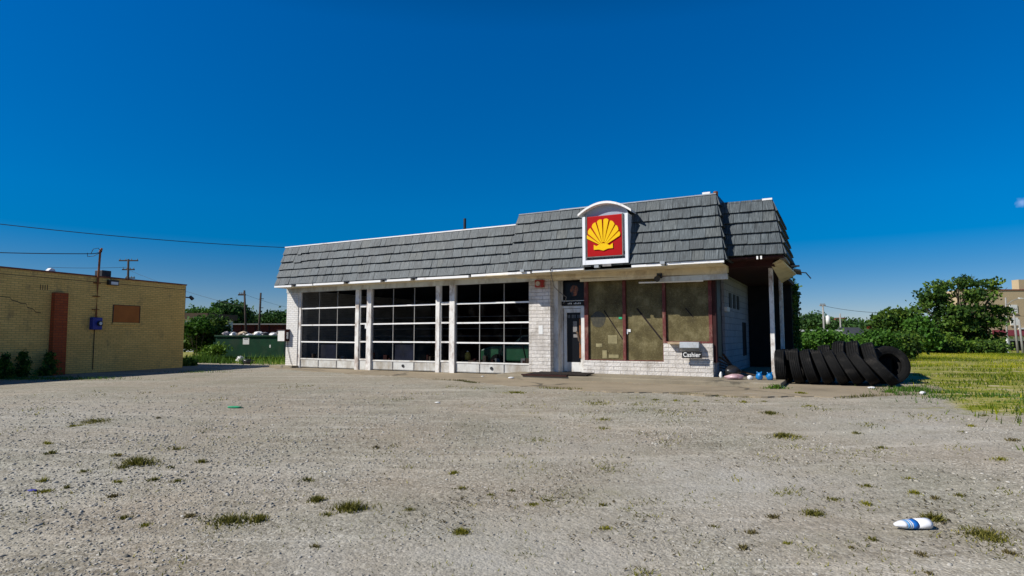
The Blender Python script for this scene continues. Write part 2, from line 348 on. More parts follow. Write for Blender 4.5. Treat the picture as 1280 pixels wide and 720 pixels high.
def gravel_ground():
    k = NT('gravel lot'); v = k.coord('Object')
    def vor(scale, rnd=1):
        o = k.n('TexVoronoi', i_Scale=scale, i_Randomness=rnd); k.l(v, o.inputs['Vector']); return o
    v1, v2, v3 = vor(58), vor(24), vor(130)
    def val(o):
        s_ = k.n('SeparateColor'); k.l(o.outputs['Color'], s_.inputs[0]); return s_.outputs[0]
    c1 = k.ramp(val(v1), [(0, (.13, .115, .095)), (.25, (.28, .255, .205)), (.6, (.385, .355, .29)), (.9, (.56, .525, .45)), (1, (.74, .71, .64))])
    c2 = k.ramp(val(v2), [(0, (.20, .18, .145)), (.4, (.33, .30, .245)), (.8, (.42, .39, .325)), (1, (.60, .575, .515))])
    c3 = k.ramp(val(v3), [(0, (.22, .20, .155)), (.5, (.375, .345, .285)), (1, (.52, .485, .41))])
    big = k.noise(v, .35, 6, .6); med = k.noise(v, 1.6, 6, .7)
    fine = k.ramp(big, [(.42, 0), (.6, 1)])
    col = k.mix(k.ramp(med, [(.45, 0), (.62, 1)]), c1, c2)
    col = k.mix(k.math('MULTIPLY', fine, .65), col, c3)
    pa = k.n('Attribute', attribute_name='pale'); pl = k.math('MULTIPLY', pa.outputs['Fac'], k.ramp(k.noise(v, 2.5, 5), [(.3, .35), (.65, 1)]))
    # tyre-track bands and dust
    tr = k.noise(k.coord('Object', (.25, 2.2, 1), (0, 0, .08)), .8, 5, .6)
    col = k.mix(k.ramp(tr, [(.54, 0), (.66, .7)]), col, (.54, .505, .43))
    tr2 = k.noise(k.coord('Object', (.18, 3.2, 1), (0, 0, -.12)), 1.1, 7, .7); col = k.mix(k.ramp(tr2, [(.56, 0), (.66, .6)]), col, (.60, .575, .51)); col = k.mix(k.ramp(tr2, [(.34, .45), (.42, 0)]), col, (.27, .235, .175))
    col = k.mix(k.ramp(k.noise(v, .22, 4), [(.4, 0), (.7, .5)]), col, (.33, .28, .21))
    da = k.n('Attribute', attribute_name='dirt'); df = k.math('MULTIPLY', da.outputs['Fac'], k.ramp(k.noise(v, 1.3, 8, .7), [(.38, 0), (.6, 1)]))
    col = k.mix(k.math('MULTIPLY', df, .55), col, k.mix(.5, (.30, .235, .18), c3))
    mossy = k.ramp(k.noise(v, .45, 9, .8), [(.53, 0), (.63, .5)]); col = k.mix(mossy, col, k.mix(.5, (.24, .225, .13), c3))
    hue = k.noise(k.coord('Object', (1, 1, 1)), .6, 5, .6); col = k.mix(.8, col, k.ramp(hue, [(.33, (.84, .875, .84)), (.5, (.98, .98, .965)), (.65, (1.0, .96, .92))]), 'MULTIPLY')
    sp1 = k.noise(v, 13, 6, .85); col = k.mix(.85, col, k.ramp(sp1, [(.34, (.60, .58, .54)), (.46, (.93, .92, .90)), (.58, (1.04, 1.03, 1.02)), (.68, (1.32, 1.30, 1.27))]), 'MULTIPLY')
    sp2 = k.noise(v, 3.5, 8, .8); col = k.mix(.7, col, k.ramp(sp2, [(.36, (.74, .72, .68)), (.5, (1, 1, 1)), (.64, (1.14, 1.13, 1.12))]), 'MULTIPLY')
    # small dark litter
    lit = k.ramp(k.noise(v, 30, 3, .8), [(.60, 0), (.66, 1)]); lm = k.math('MAXIMUM', k.ramp(k.noise(v, .55, 6, .75), [(.54, 0), (.66, .7)]), df)
    col = k.mix(k.math('MULTIPLY', k.math('MULTIPLY', lit, lm), .9), col, (.055, .042, .028))
    col = k.mix(k.math('MULTIPLY', pl, .8), col, k.mix(.4, (.50, .49, .455), c3))
    # grass zone
    ga = k.n('Attribute', attribute_name='grass')
    gn = k.math('ADD', ga.outputs['Fac'], k.math('MULTIPLY', k.math('SUBTRACT', k.noise(v, .9, 8, .75), .5), 2.4))
    gm = k.ramp(gn, [(.40, 0), (.72, 1)])
    gc = k.ramp(k.noise(k.coord('Object', (.8, 1.5, 1)), 1.3, 9, .8), [(.33, (.07, .12, .008)), (.43, (.20, .24, .015)), (.5, (.33, .32, .05)), (.57, (.48, .41, .20)), (.64, (.56, .51, .38))])
    gc = k.mix(.5, gc, k.ramp(k.noise(v, 40, 3), [(.3, .35), (.7, 1.0)]), 'MULTIPLY')
    col = k.mix(gm, col, gc)
    k.base(col); k.rough(.95, .15)
    h = k.math('ADD', k.math('MULTIPLY', v2.outputs['Distance'], -1.0), k.math('MULTIPLY', v1.outputs['Distance'], -.6))
    b1 = k.bump(k.noise(v, 3, 5, .6), .3, .04)
    k.bump(h, .55, .012, b1); return k.m
M['gravel'] = gravel_ground()

def pebble():
    k = NT('pebbles'); t = k.n('Attribute', attribute_name='tint')
    c = k.ramp(t.outputs['Fac'], [(0, (.16, .15, .125)), (.3, (.34, .315, .265)), (.75, (.46, .43, .37)), (.95, (.58, .56, .51)), (1, (.74, .73, .70))])
    c = k.mix(.4, c, k.ramp(k.noise(k.coord('Object'), 90, 3), [(.3, .6), (.7, 1.0)]), 'MULTIPLY')
    k.base(c); k.rough(.95, .15); return k.m
M['pebble'] = pebble()

def leafmat(name, stops, trans=.25):
    k = NT(name); t = k.n('Attribute', attribute_name='tint'); c = k.ramp(t.outputs['Fac'], stops)
    k.base(c); k.rough(.65, .25)
    tl = k.n('BsdfTranslucent'); k.l(c, tl.inputs[0]); mx = k.n('MixShader', i_0=trans)
    k.l(k.b.outputs[0], mx.inputs[1]); k.l(tl.outputs[0], mx.inputs[2]); k.l(mx.outputs[0], k.out.inputs[0]); return k.m
M['leaf_dark'] = leafmat('dark foliage', [(0, (.008, .025, .006)), (.4, (.035, .085, .012)), (.75, (.10, .18, .02)), (1, (.20, .27, .035))])
M['leaf_mid'] = leafmat('mid foliage', [(0, (.02, .06, .008)), (.5, (.055, .15, .015)), (1, (.12, .24, .03))])
M['leaf_bright'] = leafmat('bright foliage', [(0, (.04, .10, .01)), (.5, (.10, .20, .02)), (1, (.22, .32, .04))])
M['leaf_far'] = leafmat('far foliage', [(0, (.02, .05, .012)), (.5, (.045, .11, .025)), (1, (.09, .17, .045))])
M['grass'] = leafmat('lot grass', [(0, (.03, .07, .004)), (.35, (.17, .23, .006)), (.7, (.42, .41, .015)), (1, (.60, .50, .12))], .3)
M['weed'] = leafmat('weed leaves', [(0, (.04, .045, .008)), (.5, (.15, .145, .022)), (1, (.34, .29, .07))], .25)
M['weed_yellow'] = leafmat('yellow weed', [(0, (.08, .09, .008)), (.5, (.24, .23, .02)), (1, (.42, .36, .06))], .3)
M['weed_dry'] = leafmat('dry weed', [(0, (.06, .045, .02)), (.5, (.15, .12, .045)), (1, (.25, .22, .08))], .2)

def np_mesh(name, verts, faces_n, mat, tint=None, k=4):
    """verts (N*k,3), each k verts one face"""
    n = len(verts) // k; me = bpy.data.meshes.new(name)
    me.vertices.add(len(verts)); me.vertices.foreach_set('co', np.asarray(verts, np.float32).ravel())
    me.loops.add(n * k); me.loops.foreach_set('vertex_index', np.arange(n * k, dtype=np.int32))
    me.polygons.add(n); me.polygons.foreach_set('loop_start', np.arange(0, n * k, k, dtype=np.int32))
    me.update(calc_edges=True)
    if tint is not None:
        a = me.attributes.new('tint', 'FLOAT', 'FACE'); a.data.foreach_set('value', np.asarray(tint, np.float32))
    me.materials.append(mat); return me

# ---------------------------------------------------------------- terrain
def build_ground():
    def axis(a, b, st, lo, hi):
        c = list(np.arange(a, b + 1e-6, st)); d = st; x = b; up = []
        while x < hi: d *= 1.25; x += d; up.append(x)
        d = st; x = a; dn = []
        while x > lo: d *= 1.25; x -= d; dn.append(x)
        return np.array(dn[::-1] + c + up)
    xs = axis(-24, 30, .3, -900, 900); ys = axis(1, 52, .3, -300, 1500)
    X, Y = np.meshgrid(xs, ys); Z = ground(X, Y)
    nx, ny = len(xs), len(ys)
    me = bpy.data.meshes.new('ground')
    vs = np.stack([X, Y, Z], -1).reshape(-1, 3)
    i = np.arange(nx - 1); j = np.arange(ny - 1); I, J = np.meshgrid(i, j); q = (J * nx + I).ravel()
    fs = np.stack([q, q + 1, q + nx + 1, q + nx], -1)
    me.from_pydata(vs.tolist(), [], fs.tolist())
    S = (X - ORG.x) * U.x + (Y - ORG.y) * U.y; T = (X - ORG.x) * V.x + (Y - ORG.y) * V.y
    # grass: right field, strip by the tan building, plot behind
    edge = -2.6 + 1.2 * np.sin(S * .5)
    g = smooth(19.9, 21.8, S) * smooth(edge - 4.2, edge + 1.8, T)
    g = np.maximum(g, smooth(.8, 2.4, T) * smooth(.5, -1, S) * 1.0)
    g = np.maximum(g, smooth(9.5, 12, T))
    dl = np.hypot((X + 13.7) / 2.0, (Y - 17.6) / .5); g = np.maximum(g, .9 * np.exp(-dl ** 2))
    dl = np.hypot((X + 10.8) / 1.1, (Y - 20.8) / .5); g = np.maximum(g, .65 * np.exp(-dl ** 2))
    p = np.zeros_like(X)
    for (px, py, r, a) in [(880, 600, .8, 1.), (600, 705, .9, .9), (430, 690, .7, .6), (100, 600, .8, .4), (950, 600, .9, .9), (700, 690, .8, .8), (330, 600, .6, .4), (1130, 530, 1.6, .7), (700, 560, 1.2, .4), (1150, 480, 1, .0), (60, 520, 2, .5), (880, 640, 1.2, .5)]:
        c = gat(px, py); p = np.maximum(p, a * np.exp(-(((X - c.x) / r) ** 2 + ((Y - c.y) / (r * 1.1)) ** 2)))
    q_ = np.zeros_like(X)
    for (px, py, r, a) in [(545, 545, 1.6, 1.), (800, 560, 1.8, 1.), (590, 620, .9, .9), (170, 640, .7, .8), (350, 540, 1.6, .6), (940, 520, 1.3, .8), (1180, 640, .7, .6), (1240, 560, 1.6, .7), (450, 500, 2.2, .8), (700, 510, 1.8, .6), (1060, 640, .8, .7), (300, 700, .4, .5)]:
        c = gat(px, py); q_ = np.maximum(q_, a * np.exp(-(((X - c.x) / r) ** 2 + ((Y - c.y) / (r * 1.0)) ** 2)))
    for nm, arr in (('grass', g), ('pale', p), ('dirt', q_)):
        a = me.attributes.new(nm, 'FLOAT', 'POINT'); a.data.foreach_set('value', arr.ravel().astype(np.float32))
    me.polygons.foreach_set('use_smooth', [True] * len(me.polygons)); me.materials.append(M['gravel'])
    o = bpy.data.objects.new('ground', me); COL.objects.link(o); tag(o, kind='structure')
build_ground()

# concrete apron in front of the bays, ragged edge
def build_apron():
    rnd = random.Random(3)
    ctrl = [(-1.2, -.35), (.8, -.95), (4.9, -1.9), (8.2, -2.4), (12.2, -3.7), (14.7, -4.0), (17.0, -3.8), (19.1, -3.2), (20.5, -1.9), (21.3, -.1)]
    edge = []
    for (a, b) in zip(ctrl[:-1], ctrl[1:]):
        n = int((b[0] - a[0]) / .12) + 1
        for i in range(n):
            f = i / n; edge.append((a[0] + (b[0] - a[0]) * f, a[1] + (b[1] - a[1]) * f + rnd.uniform(-.07, .07) + .13 * math.sin(a[0] * 2 + f * 7)))
    edge.append(ctrl[-1]); m = MB(); n = len(edge)
    vs = [W(s, t) for s, t in edge] + [W(s, 1.2 if s > -.2 else .5) for s, t in edge]
    vs2 = []
    for v in vs: vs2.append((v.x, v.y, max(float(ground(v.x, v.y)), 0) + .006))
    mid = [W(edge[i][0], edge[i][1] * .5) for i in range(n)]
    mid = [(v.x, v.y, max(float(ground(v.x, v.y)), 0) + .006) for v in mid]
    # rows: edge, mid, back + skirt
    low = [(v[0], v[1], v[2] - .05) for v in vs2[:n]]
    allv = low + vs2[:n] + mid + vs2[n:]
    fs = []
    for r in range(3):
        for i in range(n - 1): fs.append((r * n + i, r * n + i + 1, (r + 1) * n + i + 1, (r + 1) * n + i))
    m.mesh(allv, fs); o = m.build('concrete_apron', M['conc']); tag(o, kind='structure')
build_apron()
m = MB(); m.box(10.35, 18.0, -1.4, .28, -.1, .115); m.box(16.3, 18.0, .28, 9.5, -.1, .115)
o = m.build('raised_walk', M['kerbconc'], bevel=.02, m=Matrix.Translation(ORG) @ Matrix.Rotation(ROTZ, 4, 'Z')); tag(o, kind='structure')
m = MB(); m.box(-.55, .7, -.3, .9, -.1, .09)
o = m.build('pier_kerb', M['kerbconc'], bevel=.02, m=Matrix.Translation(ORG) @ Matrix.Rotation(ROTZ, 4, 'Z')); tag(o, kind='structure')

# ---------------------------------------------------------------- service station
st = thing('service_station', 'abandoned white brick service station with grey shake mansard roof and three glazed bay doors', 'building', ORG, ROTZ)
def part(name, mat, m, sm=False, bevel=0, parent=None): return m.build(name, M[mat] if isinstance(mat, str) else mat, parent or st, sm, bevel)
# walls
m = MB(); m.box(0, .62, 0, .5, 0, 3.0); part('brick_pier', 'white_brick_small', m)
m = MB(); m.box(10.72, 11.45, 0, .24, 0, 3.05); m.box(10.72, 11.45, .24, .6, 0, 3.05); part('brick_pier', 'white_brick', m)
m = MB(); m.box(12.45, 16.2, .18, .5, .1, .5); m.box(14.86, 16.2, .20, .5, .503, 1.02); part('brick_plinth', 'white_brick', m)
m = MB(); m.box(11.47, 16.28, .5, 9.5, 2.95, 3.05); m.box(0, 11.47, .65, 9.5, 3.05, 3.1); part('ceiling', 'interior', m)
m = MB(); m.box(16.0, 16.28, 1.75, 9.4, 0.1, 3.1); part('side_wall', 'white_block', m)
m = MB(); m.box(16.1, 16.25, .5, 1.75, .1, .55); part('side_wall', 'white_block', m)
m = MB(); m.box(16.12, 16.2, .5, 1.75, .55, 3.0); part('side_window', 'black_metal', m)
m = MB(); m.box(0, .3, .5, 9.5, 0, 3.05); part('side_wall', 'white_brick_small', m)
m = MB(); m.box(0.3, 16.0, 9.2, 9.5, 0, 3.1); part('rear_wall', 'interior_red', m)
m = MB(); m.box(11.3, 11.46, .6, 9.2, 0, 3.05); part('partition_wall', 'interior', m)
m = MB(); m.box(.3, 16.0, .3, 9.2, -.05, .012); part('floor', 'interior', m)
for z in (1.22, 1.48, 1.9):
    m = MB(); m.box(.4, 11.2, 1.3, 1.32, z, z + .018); part('shelf_rail', 'rail', m)
# slots and door in the side wall
for i, t0 in enumerate((2.6, 3.4, 4.2)):
    m = MB(); m.box(16.27, 16.30, t0, t0 + .42, 2.1, 2.55); part('high_window', 'black', m)
m = MB(); m.box(16.27, 16.30, 5.3, 6.1, .55, 1.7); part('side_opening', 'black', m)
m = MB(); m.box(16.26, 16.36, 1.75, 2.2, 1.95, 2.08); part('side_ledge', 'white_paint', m)
# breezeway back
m = MB(); m.box(16.3, 17.75, 6.9, 7.1, .1, 3.1); part('breezeway_wall', 'interior', m)
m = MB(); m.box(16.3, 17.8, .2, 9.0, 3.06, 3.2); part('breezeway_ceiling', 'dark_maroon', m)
m = MB(); m.box(17.62, 17.74, 7.1, 9.0, .1, 3.1); part('outer_wall', 'interior', m)
for t in (.83, 3.83, 6.97):
    m = MB(); m.box(17.6, 17.71, t - .055, t + .055, .1, 3.06); part('canopy_post', 'post_paint', m, bevel=.008)

# bay header, soffit, gutter
m = MB(); m.box(-.02, 11.0, -.02, .12, 2.93, 3.1); m.box(-.025, 0.0, .12, 9.5, 2.93, 3.1); part('header_board', 'header', m)
m = MB(); m.box(.0, 10.45, -.56, -.02, 3.095, 3.12); part('soffit', 'soffit', m)
m = MB(); m.box(9.6, 16.66, -.78, .22, 3.075, 3.1); part('soffit', 'soffit', m)
m = MB(); m.prism([(10.3, -.04, 3.075), (16.67, -.04, 3.075), (16.67, -.10, 2.86), (10.3, .0, 3.0)], (0, .06, 0)); m.box(11.46, 16.66, .0, .24, 2.93, 3.07); part('beam_board', 'soffit', m)
m = MB(); m.box(14.75, 16.68, -.12, .02, 2.73, 2.87); part('beam_board', 'header', m)
m = MB(); m.box(12.46, 14.745, -.06, .02, 2.84, 2.92); part('beam_board', 'soffit', m)
segs = [(.02, .95), (1.15, 2.05), (2.1, 3.6), (3.82, 5.3), (5.5, 6.6), (6.8, 8.9), (9.0, 10.4)]
for a, b in segs:
    m = MB(); dz = random.uniform(-.012, .012); m.prism([(a, -.66, 3.10 + dz), (a, -.56, 3.10 + dz), (a, -.56, 3.18), (a, -.66, 3.17 + dz)], (b - a, 0, random.uniform(-.01, .01))); part('gutter_strip', 'gutter', m)
for a, b in [(10.42, 11.2), (11.26, 12.9), (14.3, 15.2), (15.25, 16.72)]:
    m = MB(); dz = random.uniform(-.012, .012); m.prism([(a, -.87, 3.09 + dz), (a, -.78, 3.09 + dz), (a, -.78, 3.165), (a, -.87, 3.16 + dz)], (b - a, 0, random.uniform(-.01, .01))); part('gutter_strip', 'gutter', m)
for s_ in (.98, 3.65, 5.35, 6.65):
    m = MB(); m.box(s_, s_ + .2, -.70, -.58, 3.15, 3.20); part('roof_bracket', 'black_metal', m)
for s_ in (10.9, 13.25, 15.1):
    m = MB(); m.box(s_, s_ + .13, -.95, -.80, 3.13, 3.20); part('roof_bracket', 'grey_metal', m)

# posts of the bays
for a, b, y0 in [(.63, .75, .03), (3.57, 3.74, .0), (4.13, 4.34, -.02), (7.17, 7.33, .0), (7.74, 7.95, -.02)]:
    m = MB(); m.box(a, b, y0, .13, 0, 2.93); part('bay_post', 'post_paint', m, bevel=.006)
RZ = [(.02, .36), (.36, 1.01), (1.01, 1.66), (1.66, 2.30), (2.30, 2.93)]
SHEET = simple('dusty blue sheet', (.016, .019, .04), .7, .6, 3, (.05, .045, .045), .4)
def bay_door(x0, x1, hole):
    rnd = random.Random(int(x0 * 10)); y = .07; wdt = (x1 - x0) / 3
    root = MB(); root.box(x0, x1, y, y + .04, .035, .36)
    root.box(x0, x1, y - .012, y - .002, .33, .365); root.box(x0, x1, y - .012, y - .002, .06, .075)
    d = part('garage_door', 'door_panel', root, bevel=.004)
    for k in (1, 2):
        mm = MB(); xx = x0 + wdt * k; mm.box(xx - .012, xx + .012, y - .018, y - .013, .04, .36); mm.build('seam_strip', M['rail'], d)
    for k in range(4):
        z0, z1 = RZ[k + 1]
        zc = z0
        mm = MB(); sag = rnd.uniform(-.012, .012)
        mm.prism([(x0, y - .02, zc - .022 + sag), (x0, y + .03, zc - .022 + sag), (x0, y + .03, zc + .026 + sag), (x0, y - .02, zc + .026 + sag)], (x1 - x0, 0, rnd.uniform(-.015, .015)))
        if k > 0 or True: mm.build('door_rail', M['gutter'] if k else M['white_paint'], d)
        for c in range(3):
            mm = MB(); a = x0 + wdt * c + .01; b = a + wdt - .02; tilt = rnd.uniform(-.006, .006)
            mm.face([(a, y + .01, z0 + .03), (b, y + .01 + tilt, z0 + .03), (b, y + .01 + tilt, z1 - .025), (a, y + .01, z1 - .025)]); mm.build('pane', M['glass'], d)
    for k in (1, 2):
        mm = MB(); xx = x0 + wdt * k
        for z0, z1 in RZ[1:]: mm.box(xx - .011, xx + .011, y - .008, y + .02, z0 + .02, z1 - .02)
        mm.build('muntin', M['pole_grey'], d)
    for xx in (x0 + .01, x1 - .01):
        mm = MB(); mm.box(xx - .014, xx + .014, y - .008, y + .02, .36, 2.93); mm.build('door_stile', M['rail'], d)
    if x0 < 7:
        mm = MB(); a = x0 + wdt + .03; mm.box(a, a + wdt - .06, y + .05, y + .055, .37, .99); mm.build('tarp_sheet', SHEET, d)
    for _ in range(7):
        mm = MB(); xx = rnd.uniform(x0 + .05, x1 - .2); h_ = rnd.uniform(.42, .62); mm.box(xx, xx + rnd.uniform(.05, .2), y + .25, y + .4, .2, h_); mm.build('clutter', rnd.choice([M['wood_dark'], M['rail'], M['interior_red'], M['grey_metal']]), d)
    if hole:
        mm = MB(); mm.cyl((x0 + wdt * 1.5, y - .03, .19), (x0 + wdt * 1.5, y - .004, .19), .05, n=12); mm.build('door_handle', M['black_metal'], d)
bay_door(.77, 3.56, False); bay_door(4.36, 7.16, True); bay_door(7.97, 10.71, True)
for a, b in [(3.75, 4.11), (7.34, 7.72)]:
    mm = MB(); mm.box(a, b, .06, .10, .012, .38); sl = part('sidelight', 'door_panel', mm)
    for z in (.38, 1.02, 1.67, 2.30):
        mm = MB(); mm.box(a, b, .04, .11, z - .025, z + .03 + (.04 if z > 2 else 0)); mm.build('sidelight_rail', M['white_paint'], sl)
    mm = MB(); mm.face([(a, .08, .4), (b, .08, .4), (b, .08, 2.93), (a, .08, 2.93)]); mm.build('pane', M['glass'], sl)
    mm = MB(); mm.box(a, a + .03, .04, .11, .38, 2.93); mm.build('sidelight_frame', M['white_paint'], sl)
mm = MB(); mm.box(4.02, 4.10, .03, .035, 1.5, 1.68); part('notice', 'paper', mm)

# shop door with frame, glass, transom
FY = .55
mm = MB(); mm.box(11.455, 11.60, .25, FY + .05, .1, 2.95); mm.box(11.6, 11.64, FY - .02, FY + .06, .1, 2.95); part('door_frame', 'white_paint', mm)
mm = MB(); mm.box(12.33, 12.46, FY - .22, FY + .06, .1, 2.12); part('door_frame', 'white_paint', mm)
mm = MB(); mm.box(11.64, 12.33, FY - .02, FY + .05, 2.08, 2.16); mm.box(11.6, 12.4, FY - .04, FY + .06, 2.30, 2.325); part('door_frame', 'white_paint', mm)
mm = MB(); mm.box(11.66, 11.76, FY, FY + .05, .13, 2.07); mm.box(12.22, 12.32, FY, FY + .05, .13, 2.07); mm.box(11.76, 12.22, FY, FY + .05, .13, .42); mm.box(11.76, 12.22, FY, FY + .05, 1.95, 2.07)
dr = part('shop_door', 'white_paint', mm, bevel=.004)
mm = MB(); mm.box(11.76, 12.22, FY + .02, FY + .03, .42, 1.95)
k = NT('black door glass'); k.base((.008, .009, .012)); k.rough(.25, .15); M['black_glass'] = k.m
mm.build('door_glass', M['black_glass'], dr)
mm = MB(); mm.box(12.2, 12.26, FY - .06, FY - .002, .55, 1.75); mm.build('rusty_edge', M['rust'], dr)
mm = MB(); mm.tube([(12.1, FY - .03, 1.35), (12.16, FY - .07, 1.3), (12.2, FY - .08, 1.1), (12.28, FY - .04, .95)], .035, 6); mm.box(12.24, 12.3, FY - .1, FY - .06, .98, 1.15); mm.build('door_handle', M['wood_dark'], dr)
mm = MB(); mm.box(11.97, 12.1, FY + .008, FY + .012, 1.35, 1.68); mm.box(11.98, 12.13, FY + .008, FY + .012, 1.18, 1.28); mm.build('notice', M['rail'], dr)
mm = MB()
for i in range(9):
    if i in (2, 6): continue
    mm.box(11.79 + i * .047, 11.79 + i * .047 + .03, FY + .01, FY + .014, 1.78, 1.88)
mm.build('worn_lettering', simple('worn lettering', (.11, .12, .13), .5, .3, 60), dr)
mm = MB(); mm.box(11.64, 12.40, FY, FY + .03, 2.335, 2.93); tr = part('transom_panel', 'black_glass', mm)
mm = MB(); mm.box(11.62, 12.42, FY - .06, FY - .005, 2.17, 2.295); mm.build('transom_sign', M['black'], tr)
mm = MB()
for i in range(10):
    if i in (0, 4): continue
    h = random.choice((.03, .045, .055)); mm.box(11.78 + i * .05, 11.78 + i * .05 + .03, FY - .066, FY - .061, 2.205, 2.205 + h)
mm.build('worn_lettering', M['paper'], tr)
def blot():
    k = NT('faded orange print'); tc = k.coord('Object'); c = k.ramp(k.noise(tc, 9, 3), [(.42, (.012, .012, .014)), (.6, (.30, .09, .03)), (.75, (.4, .16, .07))]); k.base(c); k.rough(.4, .4); return k.m
mm = MB(); pts = [(12.02 + .13 * math.cos(a) * (1 + .15 * math.sin(3 * a)), FY - .004, 2.63 + .19 * math.sin(a) * (1 + .1 * math.cos(2 * a))) for a in np.linspace(0, 2 * math.pi, 18)[:-1]]
mm.face(pts[::-1]); mm.build('faded_print', blot(), tr)
# shop windows
WY = .30
for a, b, z0 in [(12.58, 13.66, .52), (13.76, 14.83, .52), (14.93, 16.10, 1.07)]:
    mm = MB(); mm.box(a, b, WY + .03, WY + .05, z0, 2.95); part('shop_window', 'olive', mm)
for a, b, z0 in [(12.46, 12.58, .5), (13.66, 13.75, .5), (14.83, 14.92, .5), (16.10, 16.19, .45)]:
    mm = MB(); mm.box(a, b, WY - .04, WY + .06, z0, 3.0); part('mullion', 'maroon', mm, bevel=.004)
mm = MB(); mm.box(12.58, 16.1, WY - .03, WY + .06, 2.88, 3.0); mm.box(14.92, 16.1, WY - .045, WY + .06, 1.02, 1.075); mm.box(12.58, 14.83, WY - .02, WY + .06, .503, .525); part('window_frame', 'maroon', mm)
mm = MB(); mm.box(16.19, 16.29, WY - .02, .5, .5, 3.0); part('corner_board', 'dark_maroon', mm)
def stain():
    k = NT('window stain'); k.base(k.ramp(k.noise(k.coord('Object'), 12, 4), [(.4, (.035, .032, .018)), (.7, (.07, .06, .03))])); k.rough(.5); return k.m
SM = stain()
mm = MB(); cx, cz = 12.88, 1.72; pts = [(cx + .23 * math.cos(a) * (1 + .06 * math.sin(5 * a)), WY + .026, cz + .24 * math.sin(a)) for a in np.linspace(0, 2 * math.pi, 26)[:-1]]
mm.face(pts[::-1]); part('round_stain', SM, mm)
pal = simple('pale paper behind glass', (.27, .235, .12), .7, .3, 5)
for x0, x1, z0, z1 in [(13.18, 13.46, 1.0, 1.25), (13.0, 13.14, .56, .8), (13.2, 13.5, .58, .68), (12.8, 13.0, .9, 1.0)]:
    mm = MB(); mm.box(x0, x1, WY + .022, WY + .028, z0, z1); part('taped_paper', pal, mm)
for (xa, za, xb, zb, ww) in [(13.05, 1.98, 13.62, 1.12, .03), (14.05, 2.02, 14.75, 1.12, .05), (15.45, 2.0, 15.65, 1.75, .03)]:  # diagonal cast shadows on the windows, put in as thin black strips
    mm = MB(); mm.prism([(xa, WY + .02, za), (xb, WY + .02, zb), (xb + ww, WY + .02, zb + .01), (xa + ww, WY + .02, za + .01)], (0, .006, 0)); part('shadow_strip', 'board_shadow_black', mm)
mm = MB(); mm.box(13.52, 13.62, WY + .02, WY + .027, 1.72, 1.78); part('green_sticker', 'green_scrap', mm)
mm = MB(); mm.box(13.76, 13.80, WY - .0, WY + .027, 1.28, 1.42); mm.box(13.80, 13.88, WY + .01, WY + .027, 1.34, 1.42); part('torn_tape', 'paper', mm)
# tube light + black floodlight below the beam
mm = MB(); mm.cyl((14.26, -.06, 2.735), (16.04, -.06, 2.715), .022, n=8); part('tube_light', 'gutter', mm)
mm = MB(); mm.tube([(14.87, -.14, 2.9), (14.87, -.2, 2.9), (14.87, -.24, 2.84)], .03); mm.cyl((14.87, -.18, 2.86), (14.86, -.36, 2.79), .05, .085, 14); mm.box(14.80, 14.95, -.15, -.12, 2.83, 2.97); part('flood_lamp', 'black_metal', mm)
mm = MB(); mm.tube([(13.55, .28, 3.0), (13.57, -.02, 2.92)], .01)
# cashier drawer and its sign
mm = MB(); mm.prism([(15.36, -.02, 1.06), (15.36, .19, 1.06), (15.36, .19, .80), (15.36, .05, .82), (15.36, -.05, .90)], (.52, 0, 0)); part('cash_drawer', 'grey_metal', mm, bevel=.008)
mm = MB(); mm.box(15.03, 15.37, -.02, .2, 1.0, 1.06); part('counter_shelf', 'wood_tan', mm)
mm = MB(); mm.box(15.42, 15.94, -.02, .03, .62, .795); cs = part('cashier_sign', 'black', mm)
tcu = bpy.data.curves.new('cashier_text', 'FONT'); tcu.body = 'Cashier'; tcu.size = .17; tcu.align_x = 'CENTER'; tcu.align_y = 'CENTER'; tcu.extrude = .002; tcu.offset = .002
tob = bpy.data.objects.new('tmp', tcu); COL.objects.link(tob); bpy.context.view_layer.update()
tme = bpy.data.meshes.new_from_object(tob.evaluated_get(bpy.context.evaluated_depsgraph_get())); bpy.data.objects.remove(tob)
tme.materials.clear(); tme.materials.append(M['paper']); to = bpy.data.objects.new('lettering', tme); COL.objects.link(to); to.parent = cs
to.matrix_local = Matrix.Translation((15.68, -.025, .708)) @ Matrix.Rotation(R(90), 4, 'X') @ Matrix.Diagonal((.88, 1, 1, 1))
# alarm box, notice on pier, hanging cable, conduit
mm = MB(); mm.box(11.0, 11.28, -.16, -.01, 2.72, 2.95); ab = part('alarm_box', 'red_box', mm, bevel=.015)
mm = MB(); mm.cyl((11.12, -.2, 2.83), (11.12, -.16, 2.83), .075, n=14); mm.build('bell', M['bag_tan'], ab)
mm = MB(); mm.box(11.06, 11.2, -.012, -.002, 1.28, 1.55); part('notice', 'paper', mm)
mm = MB(); mm.tube([(11.95, -.9, 3.25), (11.88, -.93, 3.18), (11.83, -.7, 2.95), (11.72, -.3, 2.7), (11.74, .1, 2.55), (11.86, .3, 2.42), (11.78, .42, 2.3), (11.66, .5, 2.24)], .012, 5); part('hanging_cable', 'rail', mm)
# payphone style box on left pier
mm = MB(); mm.box(-.22, .16, -.22, -.002, 1.03, 1.46); mb_ = part('meter_box', 'white_paint', mm, bevel=.01)
mm = MB(); mm.box(.162, .20, -.22, -.01, 1.03, 1.46); mm.box(-.25, .22, -.25, .0, 1.462, 1.49); mm.build('meter_box_side', M['dark_maroon'], mb_)
mm = MB(); mm.box(.201, .206, -.16, -.07, 1.12, 1.38); mm.build('notice', M['paper'], mb_)
mm = MB(); mm.tube([(.12, -.03, 1.03), (.16, -.03, .7), (.3, -.03, .3), (.38, -.03, .12)], .01, 5); part('loose_wire', 'black', mm)

